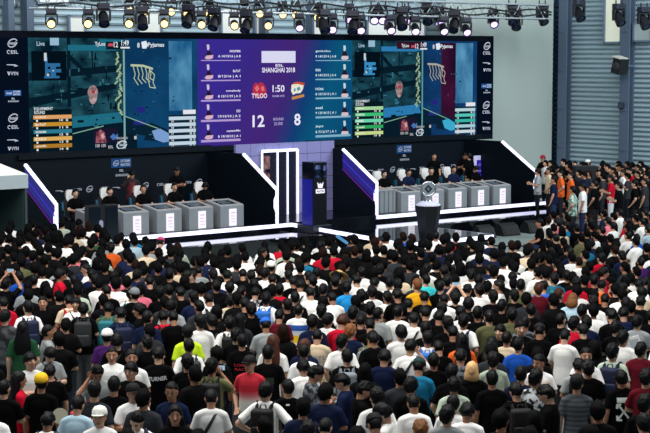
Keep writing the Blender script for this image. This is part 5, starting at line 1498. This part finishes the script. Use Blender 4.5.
stand(132, 178, 42.3, 'k', 'ear', 'D', 'messy', 'standing coach in black and red jacket rubbing his face behind the desks', shirt_mat=blotch_mat('coach_jacket', '#0d0a10', '#6a1020', 3), long=True, rz=math.pi-.5)
stand(177, 178, 42.6, 'k', 'cross', '0', 'crop', 'crew member in black with dark cap standing behind the third clear desk', cap='#101218', rz=math.pi-.4)
stand(434, 156.5, 42.6, 'k', 'relax', '0', 'crop', 'man in black with very short hair standing behind the trophy booth desks', hcol='dark', rz=math.pi-.4)
stand(464.5, 160, 42.5, 'k', 'phone', 'D', 'short', 'man in black looking down at papers beside the violet display panel', rz=math.pi-.7)
q = on_z(512, 205, ZP); add_person(q.x, 41.6, ZP, toward(q.x, 41.6, 0, 0)+math.pi-.4+R(70), 'k', 'phone', 'l', 'short', 'black', 1.02, pants='#a89a86', label='man in black shirt and beige trousers standing at the end of the desks')

# ------------------------------------------------------------------ the seated block by the side bay, on black chairs
def make_stack_chair():
    t = thing('stacking_chair', '', 'chair')
    mb = mat('plastic_black', '#0b0c0e', .4)
    MB().rbox((0, 0, .44), (.44, .42, .035), .012).obj('seat', mb, t)
    m = MB(); pr = [(-.21, .62), (-.20, .80), (-.12, .86), (.12, .86), (.20, .80), (.21, .62)]
    m.prism(pr, 'y', -.235, -.21); m.obj('backrest', mb, t)
    for s in (-1, 1):
        for y in (-.19, .18): MB().tube([(s*.19, y, .43), (s*.21, y*1.12, 0)], .013, n=6).obj('leg', mat('chair_leg', '#33373c', .4, metal=.6), t)
        MB().tube([(s*.19, -.20, .43), (s*.19, -.225, .65)], .012, n=6).obj('back_post', MATS['chair_leg'], t)
    return t
SCH = None
seated = [(540, 223, 'k', 'relaxed', 'man in black T-shirt sitting at the aisle with patterned trousers', 'R'), (557, 223, 'p', '', 'seated person in pink top behind the aisle man in black', 'R'), (566, 226, 't', '', 'seated person in teal jacket between pink top and skull T-shirt', 'R'),
          (577, 228, 'k', 'Pskull', 'seated person in black T-shirt with a white skull on the back', 'A'), (590, 222, 'm', '', 'seated person in maroon top behind the skull T-shirt', 'A'), (602, 230, 'k', '', 'seated person in black beside the white shirts on chairs', 'A'),
          (613, 226, 'w', '', 'seated person in white T-shirt on a black chair, two from the shutters edge', 'A'), (628, 236, 'w', '', 'seated person in white T-shirt and pale blue shorts on a black chair', 'A'), (637, 238, 'b', '', 'seated person in blue T-shirt between white and pale blue shirts', 'A'),
          (648, 230, 'l', '', 'seated person in pale blue T-shirt at the shutter edge', 'A'), (627, 222, 'r', '', 'seated person in bright red top behind the white shirts', 'A'), (608, 221, 'p', '', 'seated person in small pink top behind white shirts', 'A'),
          (591, 243, 'n', '', 'seated person in navy top with white stripe near the skull T-shirt', 'A'), (642, 222, 'w', '', 'seated person in white striped top behind pale blue shirt', 'A'), (556, 238, 'k', '', 'seated person in black between aisle man and skull T-shirt', 'R'),
          (601, 258, 'r', '', 'person in red T-shirt sitting low in front of the seated rows', 'A'), (622, 256, 'n', '', 'person in navy sitting on camera side of white seated shirts', 'A'), (641, 262, 'v', '', 'person in purple sitting low at the shutter edge', 'A'), (570, 252, 'n', '', 'person in navy sitting on camera side of the skull T-shirt', 'A'), (551, 252, 'k', '', 'person in black sitting on camera side of the aisle man', 'A'),
          (566, 213, 'd', '', 'seated person in charcoal in front of the red equipment bag', 'A'), (620, 213, 'w', '', 'seated person in white in front of the red-jacketed man', 'A'), (645, 213, 'k', '', 'seated person in black by the side riser end', 'A')]
SPOS = []
for px, py, c, f, lab, dr in seated:
    p = on_z(px, py, 1.18)
    rz = toward(p.x, p.y, 36, 43.5) + (R(25) if dr == 'R' else rnd.uniform(-.2, .2))
    if c == 'k' and 'aisle man' not in lab and 'aisle with' in lab: rz += R(35)
    o, t = add_person(p.x, p.y, 0, rz, c, 'lap', rnd.choice(['0', 'l', 'r']), rnd.choice(SHORTH), 'black', 1.0, label=lab, short=rnd.random() < .4, pants=rnd.choice(['#14161c', '#1c2b4a', '#2b3038', '#8fb4cc']), group='people seated by the side bay',
                      shirt_mat=None)
    SPOS.append((p.x, p.y))
    if f == 'Pskull':
        a = [(.075*math.cos(q), .085*math.sin(q)) for q in np.linspace(0, 2*math.pi, 20)[:-1]]; zz = .79
        decal(o, t, [(x, zz+z) for x, z in [(0, 0)]+a], [(0, i+1, (i+1) % 19+1) for i in range(19)], mat('ink_dde2e4', '#dde2e4', .8))
        for s in (-1, 1): decal(o, t, *grid_shape(s*.03-.017, s*.03+.017, zz-.01, zz+.03, 2, 2), mat('ink_0b0b0e', '#0b0b0e', .8), off=.009)
        decal(o, t, *grid_shape(-.03, .03, zz-.065, zz-.045, 3, 1), mat('ink_0b0b0e', '#0b0b0e', .8), off=.009)
    if SCH is None: SCH = make_stack_chair(); ch = SCH
    else: ch = copy_tree(SCH)
    ch.location = (p.x, p.y, 0); ch.rotation_euler = (0, 0, rz); ch['label'] = 'black stacking chair under the %s' % ' '.join(lab.replace('seated ', '').split()[:11]); ch['group'] = 'black chairs by the side bay'
# ------------------------------------------------------------------ riser with the standing onlookers before the side wall
ra, rb, rc = on_z(553, 222, .35), on_z(606, 222.5, .35), on_z(660, 224, .35)
t = thing('riser', 'low grey riser that carries the standing onlookers', 'riser', (ra+rc)/2)
dirv = (rb-ra).normalized(); nv = Vector((-dirv.y, dirv.x, 0)); 
if nv.dot(Vector((fw.x, fw.y, 0))) < 0: nv = -nv
m = MB(); base = [ra, ra+(rc-ra)*1.0, ra+(rc-ra)*1.0+nv*7.0, ra+nv*7.0]
m.prism([(q.x, q.y) for q in base], 'z', .27, .35); wobj('deck', m, mat('riser_deck', '#566168', .6), t)
m = MB(); m.prism([(q.x, q.y) for q in (ra+nv*.05, rc+nv*.05, rc+nv*6.9, ra+nv*6.9)], 'z', 0, .27); wobj('skirt', m, mat('riser_skirt', '#0c0d10', .8), t)
onl = [(543, 158.5, 'k', 'r', 'onlooker in black wearing a red cap beside the partition', '#b01832'), (549, 171, 'c', '', 'onlooker in tan top beside the end of the booth wall', None), (561, 174, 'f', '', 'onlooker in orange T-shirt, first of two from the booth', None), (571, 176, 'f', '', 'onlooker in orange T-shirt touching the black box', None),
       (554, 180, 'n', '', 'onlooker in navy top in front of the tan top', None), (573, 190, 's', 'b', 'onlooker in pale floral top below the black box', None), (583, 187, 'w', '', 'onlooker in white T-shirt below the black box', None), (595, 184, 'k', '', 'onlooker in black with bent arms beside the black box', None),
       (611.5, 179, 'r', 'w', 'onlooker in red jacket and white trousers', None), (607, 167, 'k', '', 'tall onlooker in black seen against the ribbed wall', None), (623, 173, 'w', '', 'onlooker in white behind the red jacket', None), (631, 172, 'r', '', 'onlooker in red behind the brown-armed person', None),
       (635, 184, 'k', '', 'onlooker in black with long bare arm hanging down', None), (645, 182, 'd', '', 'onlooker in charcoal at the shutter end of the riser', None), (619, 186, 'k', '', 'onlooker in black beside the red jacket', None), (538, 172, 'g', '', 'onlooker in grey half hidden by the booth wall', None), (641, 172, 'k', '', 'onlooker in black under the steel column', None), (588, 163, 'c', 'cap', 'onlooker with white cap looking over the black box', '#e8e6e0')]
OPOS = []
for px, py, c, f, lab, cap in onl:
    p = on_z(px, py, .35+1.60); OPOS.append((p.x, p.y))
    rz = toward(p.x, p.y, 34, 43) + rnd.uniform(-.3, .3)
    add_person(p.x, p.y, .35, rz, c, rnd.choice(['cross', 'pocket', 'relax', 'akimbo', 'phone']), rnd.choice(['0', 'l', 'r']), rnd.choice(SHORTH), 'black', 1.0, cap, pants='#c8ccd0' if f == 'w' else rnd.choice(['#101218', '#1c2b4a', '#1a1c20']), label=lab, group='onlookers on the side riser', shirt_mat=(blotch_mat('floral_pale', '#aebfb6', '#4d7a70', 12) if f == 'b' else None))
a = on_z(586, 190, 1.25); 
a_box = (a.x+.15, a.y+.2)
t = thing('equipment_box', 'large black cloth-covered equipment box among the onlookers', 'box', (a.x, a.y, .35), -YAW)
MB().rbox((0, .2, 1.42), (.84, .6, .66), .03).obj('box', mat('box_cloth', '#0a0b16', .8), t)
for s in (-1, 1):
    MB().tube([(s*.32, .2, 0), (s*.32, .2, 1.1)], .03, n=8).obj('leg', mat('box_leg', '#14151a', .5), t)
p = on_z(573, 219, .12); t = thing('equipment_bag', 'dark red bag standing at the foot of the grey riser', 'bag', (p.x, p.y, 0), -YAW)
MB().rbox((0, 0, .25), (.8, .32, .5), .08).obj('bag', mat('dark_red_bag', '#7a1a24', .7), t, True)
MB().tube([(-.2, 0, .48), (-.15, 0, .62), (.15, 0, .62), (.2, 0, .48)], .018, n=6).obj('handle', mat('bag_handle', '#3a1014', .6), t, True)

# ------------------------------------------------------------------ the rest of the crowd, too many to count: one object
def np_mesh(me):
    v = np.empty(len(me.vertices)*3, np.float32); me.vertices.foreach_get('co', v); v = v.reshape(-1, 3)
    f = []
    for p in me.polygons: f.append(tuple(p.vertices))
    q = np.array([x if len(x) == 4 else (x[0], x[1], x[2], x[2]) for x in f if len(x) <= 4], np.int32)
    return v, q
LO = {}
def lo_person(pose, hk, hair):
    k = (pose, hk, hair)
    if k in LO: return LO[k]
    out = []
    dz = SEATED.get(pose, 0); H = np.array(head_matrix(hk, dz))
    for part, me, M in (('skin', make_body('lo', pose, hk, True), None), ('shirt', make_shirt('lo', pose, True), None), ('legs', make_trousers('lo', pose, True), None), ('hair', hair_mesh(hair, True), H)):
        bmm = bmesh.new(); bmm.from_mesh(me); bmesh.ops.triangulate(bmm, faces=[f for f in bmm.faces if len(f.verts) > 4]); t = bpy.data.meshes.new('t'); bmm.to_mesh(t); bmm.free()
        v, q = np_mesh(t); bpy.data.meshes.remove(t)
        if M is not None: v = (np.c_[v, np.ones(len(v))] @ M.T)[:, :3].astype(np.float32)
        if part == 'shirt': v = v*np.array([1.04, 1.06, 1], np.float32)
        out.append((part, v, q))
    LO[k] = out; return out
taken = [tuple(d['p']) for d in PEOPLE] + SPOS
def clear(x, y, r): return all((x-a)**2+(y-b)**2 > r*r for a, b in taken)
def front_row(px):
    xs = [-20, 0, 30, 60, 100, 125, 165, 220, 260, 300, 330, 380, 430, 470, 500, 530, 545, 560, 600, 660]
    ys = [206, 207, 212, 218, 228, 236, 246, 249, 248, 243, 241, 238, 237, 238, 243, 249, 262, 274, 280, 284]
    return np.interp(px, xs, ys)
rs = random.Random(99)
KEY = [d for d in PEOPLE if d['short'] and d['y'] > 240]
spots = []
from mathutils import kdtree
def to_px(P):
    d = Vector(P)-Vector((0, 0, CAM_Z)); k = d.dot(fw); return 325+FPX*d.dot(rt)/k, 216.5-FPX*d.dot(up)/k
CELL = {}
def occ(x, y, r):
    cx, cy = int(x/.6), int(y/.6)
    for i in range(cx-1, cx+2):
        for j in range(cy-1, cy+2):
            for a, b in CELL.get((i, j), ()):
                if (x-a)**2+(y-b)**2 < r*r: return True
    return False
def put(x, y): CELL.setdefault((int(x/.6), int(y/.6)), []).append((x, y))
for a, b in taken: put(a, b)
for it in range(60000):
    px = rs.uniform(-25, 675); py = rs.uniform(205, 455)
    if py < front_row(px)-1: continue
    # sample evenly on the floor, not in the picture
    s = rs.uniform(.95, 1.03); p = on_z(px, py, 1.60*s)
    if py > 305 and rs.random() > .5: continue
    r = .47 if py < 270 else (.52 if py < 300 else (.58 if py < 318 else .70))
    if 44 < px < 76 and 412 < py < 440: continue
    if 222 < px < 264 and 362 < py < 440: continue
    if py > 440: continue
    if py > 262 and any(abs(px-d['x']) < 4+(d['y']-200)*.055 and d['y']+2 < py < d['y']+8+(d['y']-200)*.15 for d in KEY): continue
    if (p.x > 19.9 and p.y > 37.2) or (p.x > 31.2 and p.y > 34.0): continue
    if occ(p.x, p.y, r): continue
    put(p.x, p.y); spots.append((p.x, p.y, 0, s, py, 'stand'))
# onlookers and sitters that nobody could tell apart
for it in range(3000):
    u, w = rs.random(), rs.random()
    q = ra+(rc-ra)*u+nv*(.4+6.3*w)
    if (q.x-a_box[0])**2+(q.y-a_box[1])**2 < .8 or occ(q.x, q.y, .52) or any((q.x-a)**2+(q.y-b)**2 < .2 for a, b in OPOS): continue
    put(q.x, q.y); spots.append((q.x, q.y, .35, rs.uniform(.95, 1.04), 180, 'riser'))
for it in range(1500):
    px = rs.uniform(548, 672); py = rs.uniform(214, 284)
    p = on_z(px, py, 1.18)
    if py > front_row(px)+4 or occ(p.x, p.y, .62): continue
    put(p.x, p.y); spots.append((p.x, p.y, 0, 1.0, py, 'sit'))
COLS = [('k', 60), ('n', 9), ('d', 8), ('w', 25), ('g', 5), ('c', 3), ('s', 2), ('l', 1), ('r', 2), ('m', 2), ('b', 1), ('t', 1), ('o', 1), ('p', 1), ('e', 1)]
bag = [c for c, n in COLS for _ in range(n)]
V = []; F = []; C = []; off = 0
for x, y, z, s, py, kind in spots:
    pose = 'lap' if kind == 'sit' else rs.choice(['relax', 'cross', 'strap', 'relax'])
    hk = rs.choice(['0', 'l', 'r']); hair = rs.choice(['short', 'messy', 'crop', 'bowl', 'short', 'bob'] if rs.random() < .5 else ['short', 'messy'])
    if kind == 'stand': rz = toward(x, y, 0, 0)+math.pi+rs.uniform(-.4, .4)
    else: rz = toward(x, y, 34, 43)+rs.uniform(-.4, .4)
    c = rs.choice(bag) if kind != 'riser' or rs.random() < .4 else rs.choice('kknd')
    if kind == 'stand' and py > 318: c = rs.choice('kkkkndw')
    sc = lin(PAL[c][1]); k = rs.uniform(.8, 1.15)
    cols = {'skin': lin(rs.choice(SKIN)), 'shirt': tuple(min(1, a*k) for a in sc[:3])+(1,), 'legs': lin(rs.choice(['#14161c', '#10141f', '#1c2738', '#24272c'])), 'hair': lin('#040406' if rs.random() < .95 else '#1c0f0a')}
    cz, sz = math.cos(rz), math.sin(rz); Rm = np.array([[cz, -sz, 0], [sz, cz, 0], [0, 0, 1]], np.float32)*s
    for part, v, q in lo_person(pose, hk, hair):
        V.append(v @ Rm.T + np.array([x, y, z], np.float32)); F.append(q+off); off += len(v)
        C.append(np.repeat(np.array([cols[part]], np.float32), len(v), 0))
V = np.concatenate(V); F = np.concatenate(F); C = np.concatenate(C)
me = bpy.data.meshes.new('crowd'); tri = F[:, 2] == F[:, 3]
cnt = np.where(tri, 3, 4).astype(np.int32); me.vertices.add(len(V)); me.vertices.foreach_set('co', V.ravel())
loops = np.concatenate([f[:n] for f, n in zip(F, cnt)]) if tri.any() else F.ravel()
me.loops.add(len(loops)); me.loops.foreach_set('vertex_index', loops.astype(np.int32)); me.polygons.add(len(F))
me.polygons.foreach_set('loop_start', np.concatenate([[0], np.cumsum(cnt)[:-1]]).astype(np.int32))
me.polygons.foreach_set('use_smooth', [True]*len(F)); me.update(); me.validate()
at = me.color_attributes.new('cloth_colour', 'FLOAT_COLOR', 'POINT'); at.data.foreach_set('color', C.ravel())
mc = mat('crowd_clothes', '#222222', .75, bump=.3, bscale=20, spec=.08); nt = mc.node_tree
a_ = nt.nodes.new('ShaderNodeAttribute'); a_.attribute_name = 'cloth_colour'; nt.links.new(a_.outputs['Color'], nt.nodes['Principled BSDF'].inputs['Base Color'])
me.materials.append(mc)
o = link('crowd', me); tag(o, 'packed mass of standing spectators filling the floor up to the stage', 'crowd', kind='stuff')
print('PERSONS', len([o for o in bpy.data.objects if o.name.startswith('person')]), 'STUFF', len(spots), 'FACES', len(F))
